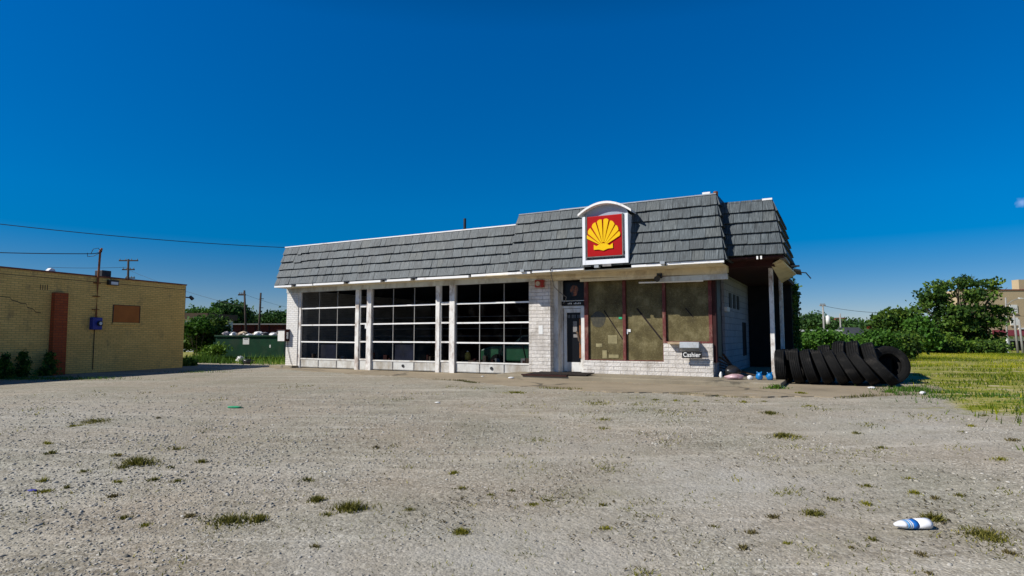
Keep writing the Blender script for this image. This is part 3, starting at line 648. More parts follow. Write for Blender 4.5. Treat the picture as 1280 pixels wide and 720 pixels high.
# ---- mansard shingles
def shakes(mb, BL, BR, TL, TR, N, rows, rnd, wr=(.18, .40)):
    BL, BR, TL, TR, N = map(Vector, (BL, BR, TL, TR, N)); e = (BR - BL).normalized(); H = (TL - BL).length
    ns = max(1, 0)
    for r in range(rows):
        v0, v1 = r / rows, (r + 1) / rows
        l0, r0 = BL.lerp(TL, v0), BR.lerp(TR, v0); dn = (TL - BL).normalized(); l1, r1 = BL.lerp(TL, v1 + .12 / rows), BR.lerp(TR, v1 + .12 / rows)
        a0, b0 = (l0 - BL).dot(e), (r0 - BL).dot(e); a1, b1 = (l1 - BL).dot(e), (r1 - BL).dot(e)
        base0 = l0 - e * a0; base1 = l1 - e * a1; x = a0 + rnd.uniform(0, .1) - .1; first = True
        while x < b0:
            nx = x + rnd.uniform(*wr)
            if nx > b0 - .05: nx = b0 + .001
            xa, xb = max(x, a0), min(nx, b0)
            ya, yb = max(min(xa, b1), a1), max(min(xb, b1), a1)
            if first: ya = a1
            if nx >= b0: yb = b1
            g = .005; o = .062 + rnd.uniform(-.006, .012); o1 = .004
            slip = rnd.uniform(-.008, .009) - (.05 if rnd.random() < .012 else 0); B0 = base0 + dn * slip
            p = [B0 + e * (xa + g) + N * o, B0 + e * (xb - g) + N * (o + rnd.uniform(-.012, .012)), base1 + e * (yb - g) + N * o1, base1 + e * (ya + g) + N * o1]
            ti = rnd.random(); uo = rnd.uniform(0, 30)
            mb.face(p, ti, [(xa + uo, v0 * H), (xb + uo, v0 * H), (xb + uo, v1 * H), (xa + uo, v1 * H)])
            q0, q1 = B0 + e * (xa + g), B0 + e * (xb - g)
            mb.face([q0, q1, p[1], p[0]], 0)
            mb.face([q1, base1 + e * (yb - g), p[2], p[1]], 0.2); mb.face([base1 + e * (ya + g), q0, p[0], p[3]], .2)
            x = nx; first = False
    # backing sheet
    mb.face([BL, BR, TR, TL], 0)
rnd = random.Random(11)
def nrm(a, b, c): return (Vector(b) - Vector(a)).cross(Vector(c) - Vector(a)).normalized()
G0, G1, GB, GT = .02, 10.5, 3.18, 4.68
m = MB(); a, b, c, d = (G0, -.6, GB), (10.6, -.6, GB), (G0 + .16, -.3, GT), (10.6, -.3, GT); shakes(m, a, b, c, d, nrm(a, b, c), 5, rnd); 
a, b, c, d = (G0, 9.4, GB), (G0, -.6, GB), (G0 + .16, 9.2, GT), (G0 + .16, -.3, GT); shakes(m, a, b, c, d, nrm(a, b, c), 5, rnd)
part('mansard_roof', 'shingle', m)
S0, S1, SB, ST = 10.42, 16.74, 3.17, 4.96
m = MB(); a, b, c, d = (S0, -.85, SB), (S1, -.85, SB), (S0 + .2, -.45, ST), (S1 - .24, -.45, ST); shakes(m, a, b, c, d, nrm(a, b, c), 6, rnd)
a, b, c, d = (S1, -.85, SB), (S1, 6.0, SB), (S1 - .24, -.45, ST), (S1 - .24, 6.0, ST); shakes(m, a, b, c, d, nrm(a, b, c), 6, rnd)
a, b, c, d = (S0, 3.0, SB), (S0, -.85, SB), (S0 + .2, 3.0, ST), (S0 + .2, -.45, ST); shakes(m, a, b, c, d, nrm(a, b, c), 6, rnd)
part('mansard_roof', 'shingle', m)
C0, C1, CB, CT = 16.76, 18.1, 3.26, 4.72
m = MB(); a, b, c, d = (C0 - .1, -.5, CB + .02), (C1, -.5, CB), (C0 - .26, -.15, CT + .03), (C1 - .26, -.15, CT); shakes(m, a, b, c, d, nrm(a, b, c), 5, rnd)
a, b, c, d = (C1, -.5, CB), (C1, 3.1, CB), (C1 - .26, -.15, CT), (C1 - .26, 3.1, CT); shakes(m, a, b, c, d, nrm(a, b, c), 5, rnd)
m.face([(C1, 3.1, CB), (16.0, 3.1, CB), (16.0, 3.1, CT), (C1 - .26, 3.1, CT)], .1)
part('mansard_roof', 'shingle', m)
# parapet caps and flat roof decks
m = MB(); m.box(.16, 10.62, -.33, -.25, GT + .002, GT + .04); m.box(.14, .22, -.25, 9.3, GT + .002, GT + .04); part('parapet_cap', 'gutter', m)
m = MB(); m.box(12.0, 13.0, -.49, -.41, ST + .002, ST + .04); m.box(10.62, 12.0, -.48, -.42, ST + .002, ST + .02); m.box(13.0, 16.5, -.48, -.42, ST + .002, ST + .03); part('parapet_cap', 'grey_metal', m)
m = MB(); m.box(16.15, 16.35, -.47, -.35, ST + .035, ST + .085); part('cap_vent', 'gutter', m)
m = MB(); m.cyl((16.48, -.38, ST - .02), (16.48, -.38, ST + .09), .06, n=10); part('roof_vent', 'rust', m)
m = MB(); m.box(17.6, 17.84, -.17, -.09, CT + .01, CT + .06); part('cap_vent', 'gutter', m)
m = MB(); m.box(16.5, 17.84, -.17, -.1, CT + .0, CT + .012); part('parapet_cap', 'black_metal', m)
m = MB(); m.box(.1, 16.3, -.2, 9.4, 3.9, 3.98); m.box(16.3, 17.7, 0, 3.0, 4.2, 4.25); part('roof_deck', 'black', m)
m = MB(); m.box(.1, 16.4, 9.3, 9.4, 3.1, GT); part('rear_parapet', 'white_paint', m)
m = MB(); m.cyl((6.65, 2.6, 3.9), (6.65, 2.6, 5.75), .055, n=10); part('vent_pipe', 'black_metal', m)
# underside of canopy eave, hanging broken soffit and gutter
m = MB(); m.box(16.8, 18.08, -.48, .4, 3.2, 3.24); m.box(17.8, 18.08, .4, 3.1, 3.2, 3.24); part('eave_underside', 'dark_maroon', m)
m = MB(); m.box(17.46, 17.5, -.56, -.52, 3.16, 3.24); m.box(17.55, 17.59, -.56, -.52, 3.16, 3.24); part('gutter_strip', 'gutter', m)
m = MB(); m.face([(17.72, .25, 3.08), (17.98, -.1, 3.17), (18.2, 2.2, 2.98), (17.78, 2.6, 2.78)]); 
vs_ = m.v[:]; m = MB(); m.prism(vs_, (.01, 0, .03)); part('broken_soffit', 'soffit', m)
m = MB(); m.box(17.98, 18.12, -.2, 1.2, 3.17, 3.22); part('hanging_gutter', 'rail', m)
m = MB(); m.prism([(18.12, 2.5, 3.15), (18.3, 2.7, 3.12), (18.3, 3.2, 3.05), (18.08, 3.1, 3.08)], (0, 0, .05)); m.tube([(18.22, 3.0, 3.12), (18.42, 3.05, 3.10), (18.55, 3.0, 2.92)], .018, 5); m.prism([(18.05, 2.0, 3.2), (18.3, 2.1, 3.2), (18.3, 2.2, 3.2), (18.05, 2.2, 3.2)], (0, 0, .04)); part('hanging_gutter', 'rail', m)

# ---- roof sign
def sgn():
    fy = -.94; L, Rr, B, T = 12.9, 14.24, 3.22, 4.6
    m = MB(); m.box(L, L + .09, fy, -.5, B, T); m.box(Rr - .09, Rr, fy, -.5, B, T); m.box(L + .09, Rr - .09, fy, -.5, B, B + .13)
    cab = part('roof_sign', 'sign_white', m, bevel=.006)
    # arched hood
    n = 16; pts = []
    for i in range(n + 1):
        u = i / n; x = L - .11 + (Rr - L + .22) * u; z = T + .02 + .30 * (1 - (2 * u - 1) ** 2)
        pts.append((x, z))
    m = MB()
    for (x0, z0), (x1, z1) in zip(pts[:-1], pts[1:]):
        m.prism([(x0, fy - .07, z0), (x1, fy - .07, z1), (x1, fy - .07, z1 + .062), (x0, fy - .07, z0 + .062)], (0, .62, 0))
    m.build('arched_hood', M['gutter'], cab)
    m = MB(); m.box(L + .09, Rr - .09, fy + .13, fy + .16, B + .13, T)
    poly = [(x, fy + .13, z) for x, z in pts if L <= x <= Rr]; m.prism([(L + .02, fy + .13, T)] + poly + [(Rr - .02, fy + .13, T)], (0, .03, 0))
    m.build('cabinet_back', M['sign_inner'], cab)
    m = MB(); m.box(13.03, 14.06, fy + .04, fy + .128, 3.45, 4.60); pnl = m.build('red_panel', M['sign_red'], cab, bevel=.015)
    m = MB()
    for q in ((13.015, 13.03, 3.435, 4.615), (14.06, 14.075, 3.435, 4.615)): m.box(q[0], q[1], fy + .03, fy + .125, q[2], q[3])
    m.box(13.03, 14.06, fy + .03, fy + .125, 3.435, 3.45); m.build('panel_rim', M['rail'], cab)
    def mp(x, y):
        u = (x - 180) / 350; yt = 210 - 30 * u; yb = 600 - 10 * u; v = (yb - y) / (yb - yt); return 13.03 + u * 1.03, 3.45 + v * 1.15
    lobes = [[(180, 425), (179, 404), (184, 386)], [(190, 378), (191, 350), (205, 330), (220, 318)], [(228, 310), (238, 285), (255, 270), (273, 264)],
             [(281, 262), (296, 245), (315, 237), (336, 238)], [(347, 238), (362, 230), (385, 228), (404, 241)], [(412, 249), (432, 250), (450, 264), (463, 285)],
             [(468, 291), (485, 302), (495, 322), (499, 345)], [(500, 354), (510, 366), (514, 385), (509, 402)]]
    m = MB(); ap = (345, 502)
    for lb in lobes:
        def inn(p, f): return (ap[0] + (p[0] - ap[0]) * f, ap[1] + (p[1] - ap[1]) * f)
        P = [inn(lb[0], .16)] + lb + [inn(lb[-1], .16)]
        a0 = math.atan2(502 - lb[0][1], lb[0][0] - 345); a1 = math.atan2(502 - lb[-1][1], lb[-1][0] - 345); ac = (a0 + a1) / 2
        def rot(p):
            r_ = math.hypot(p[0] - 345, 502 - p[1]); a_ = math.atan2(502 - p[1], p[0] - 345); a_ = ac + (a_ - ac) * .90; return (345 + r_ * math.cos(a_), 502 - r_ * math.sin(a_))
        P = [rot(p) for p in P]
        P = [mp(*p) for p in P]; m.prism([(x, fy + .012, z) for x, z in P][::-1], (0, .028, 0))
    base = [(250, 484), (278, 498), (308, 480), (326, 473), (345, 470), (364, 472), (382, 478), (410, 492), (440, 470), (440, 521), (392, 524), (345, 543), (300, 531), (250, 533)]
    m.prism([(x, fy + .013, z) for x, z in [mp(*p) for p in base]], (0, .027, 0))
    m.build('shell_emblem', M['sign_yellow'], pnl)
    m = MB(); m.box(13.5, 13.75, fy - .02, fy + .03, 3.15, 3.217); m.build('sign_lamp', M['rail'], cab)
sgn()

# ---- ivy climbing the rear end of the breezeway
def leaves(n_clump, per, sampler, clump_r, leaf, rnd, squash=(1, 1, 1)):
    C = np.array([sampler(rnd) for _ in range(n_clump)])
    ctint = rnd.rand(n_clump); idx = np.repeat(np.arange(n_clump), per); N = len(idx)
    P = C[idx] + rnd.normal(0, 1, (N, 3)) * clump_r * np.array(squash)
    a = rnd.normal(0, 1, (N, 3)); a /= np.linalg.norm(a, axis=1, keepdims=True)
    h = rnd.normal(0, 1, (N, 3)); b = np.cross(a, h); b /= np.linalg.norm(b, axis=1, keepdims=True)
    s = leaf * rnd.uniform(.6, 1.4, (N, 1)); a *= s; b *= s * .6
    q = np.stack([P - a, P - b * 1., P + a, P + b * 1.], 1).reshape(-1, 3)
    t = np.clip(ctint[idx] * .6 + rnd.rand(N) * .4, 0, 1); return q, t

def leaf_obj(name, q, t, mat, parent=None):
    me = np_mesh(name, q, None, M[mat], t); o = bpy.data.objects.new(name, me); COL.objects.link(o)
    if parent: o.parent = parent
    return o
rs = np.random.RandomState(5)
iv = thing('ivy', 'dark ivy hanging over the far end of the breezeway', 'climbing plant', W(17.72, 8.2, 0), ROTZ)
q, t = leaves(260, 16, lambda r: (r.uniform(-.08, .10), r.uniform(-1.0, .75), r.uniform(.1, 3.3)), .07, .06, rs); leaf_obj('foliage', q, t, 'leaf_dark', iv)
m = MB()
for i in range(5): m.tube([(.04, -.9 + i * .35, 0), (.06, -.8 + i * .35, 1.2), (.04, -.95 + i * .35, 2.2), (.05, -.8 + i * .33, 3.1)], .015, 5)
m.build('stem', M['bark'], iv)

# ---------------------------------------------------------------- things inside the garage
gc = thing('old_car', 'dark green car with pale roof parked inside the third garage bay', 'car', W(10.0, 2.2, .01), ROTZ)
m = MB(); prof = [(-1.9, .35), (-1.9, .75), (-1.5, .86), (-.75, .9), (1.0, .9), (1.75, .82), (1.9, .7), (1.9, .35)]
m.prism([(x, -.8, z) for x, z in prof], (0, 1.6, 0)); m.build('body', M['car_green'], gc, bevel=.06)
m = MB(); m.prism([(-.75, -.7, .9), (-.35, -.6, 1.25), (.7, -.6, 1.27), (1.1, -.7, .9)], (0, 1.35, 0)); m.build('cabin', M['car_pale'], gc, bevel=.05)
m = MB(); m.prism([(-.55, -.68, .93), (-.3, -.64, 1.2), (.6, -.64, 1.2), (.9, -.68, .93)], (0, -.02, 0)); m.build('side_window', M['black'], gc)
for x in (-1.2, 1.2):
    m = MB(); m.cyl((x, -.83, .3), (x, -.62, .3), .3, n=20); wq = m.build('wheel', M['rubber'], gc); m = MB(); m.cyl((x, -.85, .3), (x, -.832, .3), .16, n=16); m.build('rim', M['rail'], wq)
hz = MB(); hz.tube([(9.55, .5, 1.15), (9.5, .5, .8), (9.35, .55, .6), (9.4, .6, .3), (9.45, .6, .02)], .025); 
hz.tube([(10.2, .5, 1.6), (10.15, .5, 1.2), (10.25, .55, .8), (10.3, .6, .5), (10.35, .6, .02)], .025)
o = hz.build('air_hose', M['black'], None, m=Matrix.Translation(ORG) @ Matrix.Rotation(ROTZ, 4, 'Z')); tag(o, 'black hoses dangling in front of the green car behind the third garage door', 'hose')
def jug(label, loc, mat):
    o = thing('jug', label, 'jug', loc, ROTZ); m = MB(); m.cyl((0, 0, 0), (0, 0, .2), .1, .1, 12); m.cyl((0, 0, .2), (0, 0, .27), .1, .03, 12); m.build('body', M[mat], o, True); m = MB(); m.cyl((0, 0, .27), (0, 0, .3), .03, n=8); m.build('cap', M['paper'], o)
m = MB(); m.box(8.05, 8.7, .35, .7, .012, .42); o = m.build('crate', M['wood_dark'], None, m=Matrix.Translation(ORG) @ Matrix.Rotation(ROTZ, 4, 'Z'), bevel=.01); tag(o, 'dark wooden crate just inside the left corner of the third garage door', 'crate')
jug('yellow plastic jug on the crate behind the third garage door', W(8.15, .5, .425), 'yellow_thing')
o = thing('bucket', 'orange red bucket behind the narrow window between first and second garage doors', 'bucket', W(3.98, .42, .02), ROTZ)
m = MB(); m.cyl((0, 0, .25), (0, 0, .6), .13, .16, 16); m.build('pail', M['orange_bucket'], o, True); m = MB(); m.cyl((0, 0, 0), (0, 0, .25), .14, n=12); m.build('stand', M['wood_dark'], o)

# ---------------------------------------------------------------- tan brick building on the left
br = thing('brick_building', 'long low tan brick building with red brick buttress and boarded window', 'building', (-12.92, 24.1, 0), R(71.275))
def bp(name, mat, m, parent=None, bevel=0): return m.build(name, M[mat] if isinstance(mat, str) else mat, parent or br, False, bevel)
m = MB(); m.box(-16, 0, 0, 14, -.3, 3.22); bp('brick_wall', 'tan_brick', m)
m = MB(); m.box(-16, 0.03, -.03, .25, 3.22, 3.27); m.box(-.22, .03, .25, 14, 3.22, 3.27); bp('coping', simple('clay coping', (.20, .07, .04), .8, .25, 5), m)
m = MB(); m.box(-16, 0, -.006, -.001, 3.04, 3.055); bp('corbel_line', 'wood_dark', m)
m = MB(); m.prism([(-5.11, 0, -.3), (-5.11, -.22, -.3), (-5.11, -.16, 2.6), (-5.11, 0, 2.6)], (.42, 0, 0)); bp('buttress', 'red_brick', m)
m = MB(); m.box(-3.0, -2.0, -.012, -.001, 1.71, 2.30); bw = bp('boarded_window', simple('brown board', (.44, .14, .028), .75, .12, 3), m)
m = MB(); m.box(-3.05, -1.96, -.05, -.001, 1.62, 1.69); m.build('sill', M['tan_brick'], bw)
m = MB(); m.box(-3.03, -3.0, -.02, -.0, 1.69, 2.32); m.box(-2.0, -1.97, -.02, 0, 1.69, 2.32); m.box(-3.0, -2.0, -.02, 0, 2.30, 2.325); m.build('frame', M['wood_dark'], bw)
m = MB(); m.tube([(-3.67, -.07, 1.8), (-3.67, -.07, 3.1), (-3.66, -.09, 4.1)], .035, 8); m.cyl((-3.66, -.09, 4.08), (-3.66, -.16, 4.2), .05, .03, 8); bp('service_mast', 'rust', m)
m = MB(); m.box(-3.84, -3.5, -.17, -.002, 1.44, 1.85); mt = bp('meter_box', 'blue_meter', m, bevel=.02)
m = MB(); m.cyl((-3.62, -.24, 1.65), (-3.62, -.172, 1.65), .085, n=16); m.build('meter_dial', M['black_metal'], mt, True)
m = MB(); m.cyl((-3.62, -.246, 1.65), (-3.62, -.241, 1.65), .055, n=16); m.build('dial_glass', M['paper'], mt)
m = MB(); m.tube([(-3.66, -.02, 1.44), (-3.65, -.02, .1)], .012, 5); bp('ground_wire', 'black', m)
for z in (3.0, 2.55, 2.1):
    m = MB(); m.box(-3.78, -3.55, -.06, -.002, z, z + .03); bp('mast_strap', 'rust', m)
m = MB(); m.box(-3.32, -2.97, -.16, -.03, 2.98, 3.16); fl = bp('flood_lamp', 'black_metal', m, bevel=.01)
m = MB(); m.face([(-3.26, -.163, 3.0), (-3.0, -.163, 3.0), (-3.0, -.163, 3.10), (-3.26, -.163, 3.10)]); m.build('lens', M['flood_glass'], fl)
for i in range(4):
    m = MB(); m.box(-5.47 + i * .07, -5.45 + i * .07, -.004, -.0, 2.66, 2.82); bp('vent_slot', 'black', m)
m = MB(); m.box(-3.22, -2.88, .35, .7, 3.22, 3.52); bp('roof_box', 'black_metal', m, bevel=.01)
m = MB(); m.prism([(-5.2, .1, 3.27), (-4.95, .1, 3.27), (-5.0, .1, 3.36), (-5.1, .1, 3.38)], (0, .15, 0)); bp('roof_scrap', 'bag_white', m)
m = MB(); m.cyl((.03, .05, 2.76), (.3, .0, 2.76), .025, n=8); m.cyl((.22, .0, 2.80), (.34, -.02, 2.70), .06, .07, 10); bp('corner_lamp', 'black_metal', m)
m = MB(); m.box(.002, .03, .02, .07, 2.0, 3.2); bp('corner_conduit', 'wood_dark', m)
# stepped crack
m = MB(); px_, pz_ = -8.2, 2.62
path = [(-8.2, 2.62), (-7.6, 2.6), (-7.0, 2.38), (-6.6, 2.37), (-6.3, 2.36), (-6.25, 2.28), (-6.1, 2.25), (-6.0, 2.2), (-5.85, 2.2), (-5.8, 2.08), (-5.65, 2.05), (-5.55, 1.95), (-5.4, 1.93)]
for (a, b), (c, d) in zip(path[:-1], path[1:]): m.prism([(a, -.003, b), (c, -.003, d), (c, -.003, d + .022), (a, -.003, b + .022)], (0, .002, 0))
bp('wall_crack', 'black', m)

# ---------------------------------------------------------------- tyres
def tyre_mesh(Rr=.49, wd=.28):
    h = wd / 2; prof = []
    prof += [(Rr * .57, -h * .62), (Rr * .60, -h * .80), (Rr * .72, -h * .98), (Rr * .86, -h), (Rr * .95, -h * .9)]
    nrib = 5; e = h * .86; gw = .010; rw = (2 * e - gw * (nrib - 1)) / nrib; x = -e
    for i in range(nrib):
        rr = Rr - .008 * abs(i - 2) / 2 * 1.5
        prof += [(rr, x), (rr, x + rw)]
        if i < nrib - 1: prof += [(rr - .016, x + rw + .001), (rr - .016, x + rw + gw - .001)]
        x += rw + gw
    prof += [(Rr * .95, h * .9), (Rr * .86, h), (Rr * .72, h * .98), (Rr * .60, h * .80), (Rr * .57, h * .62), (Rr * .62, h * .5), (Rr * .9, h * .6), (Rr * .9, -h * .6), (Rr * .62, -h * .5)]
    m = MB(); m.lathe(prof, 56, close=True); return m
tm = tyre_mesh(.445, .24); ty0 = tm.build('tyre', M['rubber'])
for p in ty0.data.polygons: p.use_smooth = False
row = [(17.87, 2, .30), (18.25, 9, .34), (18.54, 15, .30), (18.83, 20, .33), (19.13, 25, .30), (19.42, 30, .32), (19.74, 35, .30), (20.10, 41, .29)]
names = ['upright worn tyre first in the leaning row beside the white post', 'second tyre from the white post in the leaning row', 'third tyre from the white post in the leaning row, worn smooth', 'fourth tyre from the white post in the leaning row',
         'fourth tyre from the right end of the leaning row', 'third tyre from the right end of the leaning row', 'steeply leaning tyre second from the right end of the row', 'most tilted tyre at the right end of the leaning row']
def put_tyre(i, label, M4):
    o = ty0 if i == 0 else ty0.copy()
    if i: COL.objects.link(o)
    o.matrix_world = M4; tag(o, label, 'tyre', 'old truck tyres dumped beside the station'); return o
base_m = Matrix.Rotation(ROTZ, 4, 'Z')
for i, (s, ph, t) in enumerate(row):
    a = R(ph); z = .44 * math.cos(a) + .11 * math.sin(a) - .01
    put_tyre(i, names[i], Matrix.Translation(W(s, t, z)) @ base_m @ Matrix.Rotation(R(random.uniform(-3, 3)), 4, 'Z') @ Matrix.Rotation(-a, 4, 'Y') @ Matrix.Rotation(random.uniform(0, 6), 4, 'X'))
p = gat(1110, 480)
put_tyre(8, 'upright tyre showing its sidewall and hub hole at the far right of the pile', Matrix.Translation((p.x + .12, p.y + .15, .46)) @ Matrix.Rotation(R(-98), 4, 'Z') @ Matrix.Rotation(R(-14), 4, 'Y') @ Matrix.Diagonal((1.15, 1.12, 1.12, 1)))
back = [(19.27, 1.2, .56, 1.2, 'tyre standing highest behind the middle of the leaning row'), (19.6, 1.22, .57, 1.2, 'tyre in the back row behind the steeply leaning ones'), (19.96, 1.25, .54, 1.18, 'tyre in the back row nearest the sidewall-on tyre'), (18.9, 1.15, .50, 1.1, 'back row tyre just left of the highest one'),
        (18.55, 1.1, .44, 1.0, 'back row tyre behind the third tyre from the white post'), (18.2, 1.1, .44, 1.0, 'back row tyre behind the second tyre from the white post'), (17.9, 1.15, .43, 1.0, 'tyre in the back row nearest the canopy posts')]
for j, (s, t, z, sc_, lab) in enumerate(back):
    put_tyre(9 + j, lab, Matrix.Translation(W(s, t, z)) @ base_m @ Matrix.Rotation(R(-8 + 3 * j), 4, 'Z') @ Matrix.Rotation(R(-6 - 4 * (j % 3)), 4, 'Y') @ Matrix.Diagonal((1.25, sc_, sc_, 1)))

put_tyre(16, 'tyre standing face on directly behind the sidewall-on tyre at the right end', Matrix.Translation((p.x + .16, p.y + .46, .44)) @ Matrix.Rotation(R(-92), 4, 'Z') @ Matrix.Rotation(R(-8), 4, 'Y') @ Matrix.Diagonal((1.3, 1.08, 1.08, 1)))
put_tyre(17, 'wide tyre seen through the hub hole of the sidewall-on tyre', Matrix.Translation((p.x + .42, p.y + .78, .46)) @ base_m @ Matrix.Rotation(R(-12), 4, 'Z') @ Matrix.Diagonal((1.9, 1.12, 1.12, 1)))
# ---------------------------------------------------------------- blobs of rubbish
def lump(name, label, cat, loc, size, mat, seed, group=None, knot=False, pinch=.25):
    r = np.random.RandomState(seed); bm_v = []; n, k = 14, 9; ph = r.uniform(0, 6, 8)
    m = MB()
    for j in range(k + 1):
        v = math.pi * j / k
        for i in range(n):
            u = 2 * math.pi * i / n
            rr = 1 + pinch * (.5 * math.sin(3 * u + ph[0] + 2 * v) + .4 * math.sin(5 * u + ph[1] - 3 * v) + .35 * math.sin(7 * v + 2 * u + ph[2])) + r.uniform(-.07, .07)
            z = -math.cos(v); x, y = math.sin(v) * math.cos(u), math.sin(v) * math.sin(u)
            bm_v.append((x * rr * size[0], y * rr * size[1], max(-.85, z * (1 + .1 * r.rand())) * size[2] + size[2] * .85))
    fs = [(j * n + i, j * n + (i + 1) % n, (j + 1) * n + (i + 1) % n, (j + 1) * n + i) for j in range(k) for i in range(n)]
    m.mesh(bm_v, fs)
    if knot:
        m.tube([(.03, 0, size[2] * 1.4), (.04, 0, size[2] * 1.75), (.06, .01, size[2] * 2.0)], [.03, .015, .02], 7); m.tube([(-.03, 0, size[2] * 1.4), (-.05, 0, size[2] * 1.75), (-.06, .0, size[2] * 2.05)], [.03, .015, .018], 7)
    o = m.build(name, M[mat], None, True); o.location = loc; return tag(o, label, cat, group)
lump('plastic_bag', 'knotted blue plastic bag at the left of the white canopy post', 'bag', W(17.42, -.35, .115), (.085, .08, .1), 'bag_blue', 1, None, True)
lump('plastic_bag', 'knotted blue plastic bag leaning right against the first tyre', 'bag', W(17.66, -.32, .115), (.085, .08, .095), 'bag_blue', 2, None, True)
lump('plastic_bag', 'cloudy pinkish plastic bag on the raised walk in the shade edge', 'bag', W(16.85, -.5, .115), (.24, .15, .075), 'bag_pink', 3)
lump('plastic_bag', 'crumpled white plastic ball between the pink bag and the blue bags', 'bag', W(17.2, -.4, .115), (.07, .065, .06), 'bag_white', 4)
lump('litter_piece', 'white crumpled litter at the foot of the tyres', 'litter', gat(1090, 486), (.09, .05, .028), 'bag_white', 5)
lump('litter_piece', 'white crumpled litter in the green weeds right of the tyres', 'litter', gat(1153, 493), (.06, .045, .035), 'bag_white', 6)
lump('litter_piece', 'small white scrap on the concrete below the first tyre', 'litter', gat(979, 485), (.05, .035, .02), 'paper', 7)
lump('litter_piece', 'flat green plastic scrap on the gravel before the left garage bay', 'litter', gat(293, 510), (.13, .05, .018), 'green_scrap', 8)
lump('litter_piece', 'small dark blue scrap on the gravel at far left', 'litter', gat(41, 614), (.045, .02, .01), 'blue_scrap', 9)
lump('litter_piece', 'tiny white scrap on the concrete before the third garage door', 'litter', gat(603, 471), (.05, .03, .015), 'paper', 10)
lump('litter_piece', 'tiny white scrap on gravel before the brick pier', 'litter', gat(547, 504), (.05, .03, .015), 'paper', 12)
lump('litter_piece', 'white wrapper lying against the kerb left of the shop door mat', 'litter', W(10.9, -1.5, .0), (.09, .05, .03), 'bag_white', 13)
lump('litter_piece', 'pale carton in the shade by the shop corner', 'litter', W(16.45, -.15, .115), (.04, .04, .09), 'paper', 14)
lump('debris', 'black bin bag in the dark corner of the breezeway', 'bag', W(16.62, .6, .115), (.22, .2, .16), 'bag_black', 15)
m = MB()
for i in range(5): m.box(-.6, .5, -.03, .03, 0, .03, Matrix.Translation((0, i * .09, .03 + i * .05)) @ Matrix.Rotation(R(-25 + i * 16), 4, 'Z') @ Matrix.Rotation(R(12 + 4 * i), 4, 'Y'))
o = m.build('scrap_wood', M['wood_dark']); o.location = W(16.7, 1.0, .2); o.rotation_euler = (0, 0, ROTZ + .7); tag(o, 'heap of dark broken boards in the breezeway shade', 'scrap wood')
# fallen dark board / mat before the door
o = thing('door_mat', 'dark warped boards lying on the step before the shop door', 'mat', W(12.1, -.95, .118), ROTZ)
m = MB(); m.box(-.85, .75, -.42, .30, 0, .02, Matrix.Rotation(R(1.2), 4, 'Y') @ Matrix.Rotation(R(2), 4, 'X')); m.box(-.7, .95, -.3, .5, .022, .045, Matrix.Rotation(R(4), 4, 'Z') @ Matrix.Rotation(R(1.5), 4, 'X')); m.build('board', M['board_shadow_black'], o)
m = MB(); m.box(-.9, .5, -.5, -.42, -.01, .025); m.build('edge_strip', M['dark_maroon'], o)

# bottle
def bottle():
    p = gat(1139, 661); o = thing('plastic_bottle', 'squashed white and blue plastic bottle lying on the gravel', 'bottle', (p.x, p.y, p.z + .038), R(7))
    xs = [(-.175, .012), (-.170, .022), (-.155, .030), (-.13, .042), (-.10, .052), (-.075, .058)]
    def seg(xr, nm, mat):
        m = MB(); n = 22; vs = []
        for x, r in xr:
            for i in range(n):
                t = 2 * math.pi * i / n; vs.append((x + .02 * max(0, x - .1) * 5 * math.sin(t), r * math.cos(t), r * .92 * math.sin(t)))
        fs = [(j * n + i, (j + 1) * n + i, (j + 1) * n + (i + 1) % n, j * n + (i + 1) % n) for j in range(len(xr) - 1) for i in range(n)]
        fs += [tuple(range(n)), tuple(range(len(xr) * n - 1, (len(xr) - 1) * n - 1, -1))]
        m.mesh(vs, fs); return m.build(nm, M[mat], o, True)
    m_ = simple('bottle white', (.86, .86, .88), .3, .03, 5, spec=.5); M['bw'] = m_
    M['bb'] = simple('bottle label blue', (.015, .14, .50), .3, .15, 30, spec=.5); M['bl'] = simple('bottle label light blue', (.12, .36, .68), .3, .1, 30, spec=.5)
    seg(xs, 'shoulder', 'bw'); seg([(-.075, .059), (-.055, .062)], 'label', 'bl'); seg([(-.055, .0615), (-.045, .063)], 'label', 'bw'); seg([(-.045, .0635), (-.035, .064)], 'label', 'bl')
    seg([(-.035, .0635), (-.022, .065)], 'label', 'bw'); seg([(-.022, .0655), (.035, .069)], 'label', 'bb'); seg([(.035, .069), (.14, .074), (.172, .075)], 'body', 'bw'); o.scale = (.82, .86, .58)
bottle()

# ---------------------------------------------------------------- dumpster
dm = thing('dumpster', 'dark green steel dumpster heaped with rubbish', 'dumpster', (-13.1, 31.6, 0), R(-3))
m = MB(); L = 1.75
m.prism([(-L, -.9, .18), (L, -.9, .18), (L, -.9, 1.22), (-L, -.9, 1.22)], (0, .05, 0)); m.prism([(-L, .85, .18), (L, .85, .18), (L, .85, 1.22), (-L, .85, 1.22)], (0, .05, 0))
m.box(-L, -L + .05, -.85, .85, .18, 1.22); m.box(L - .05, L, -.85, .85, .18, 1.22); m.box(-L, L, -.85, .85, .18, .25); m.build('body', M['green_metal'], dm)
m = MB(); m.box(-L - .05, L + .05, -.96, -.88, 1.2, 1.28); m.box(-L - .05, L + .05, .88, .96, 1.2, 1.28); m.box(-L - .05, -L + .03, -.88, .88, 1.2, 1.28); m.box(L - .03, L + .05, -.88, .88, 1.2, 1.28); m.build('rim', M['green_metal'], dm, bevel=.01)
m = MB(); m.box(-L - .2, -L - .002, -.75, -.5, .45, .95); m.box(-L - .22, -L - .002, -.5, .5, .9, 1.0); m.build('lifting_pocket', M['green_metal'], dm)
m = MB(); m.box(-.34, -.02, -.912, -.902, .82, 1.15); pl = m.build('placard', M['paper'], dm)
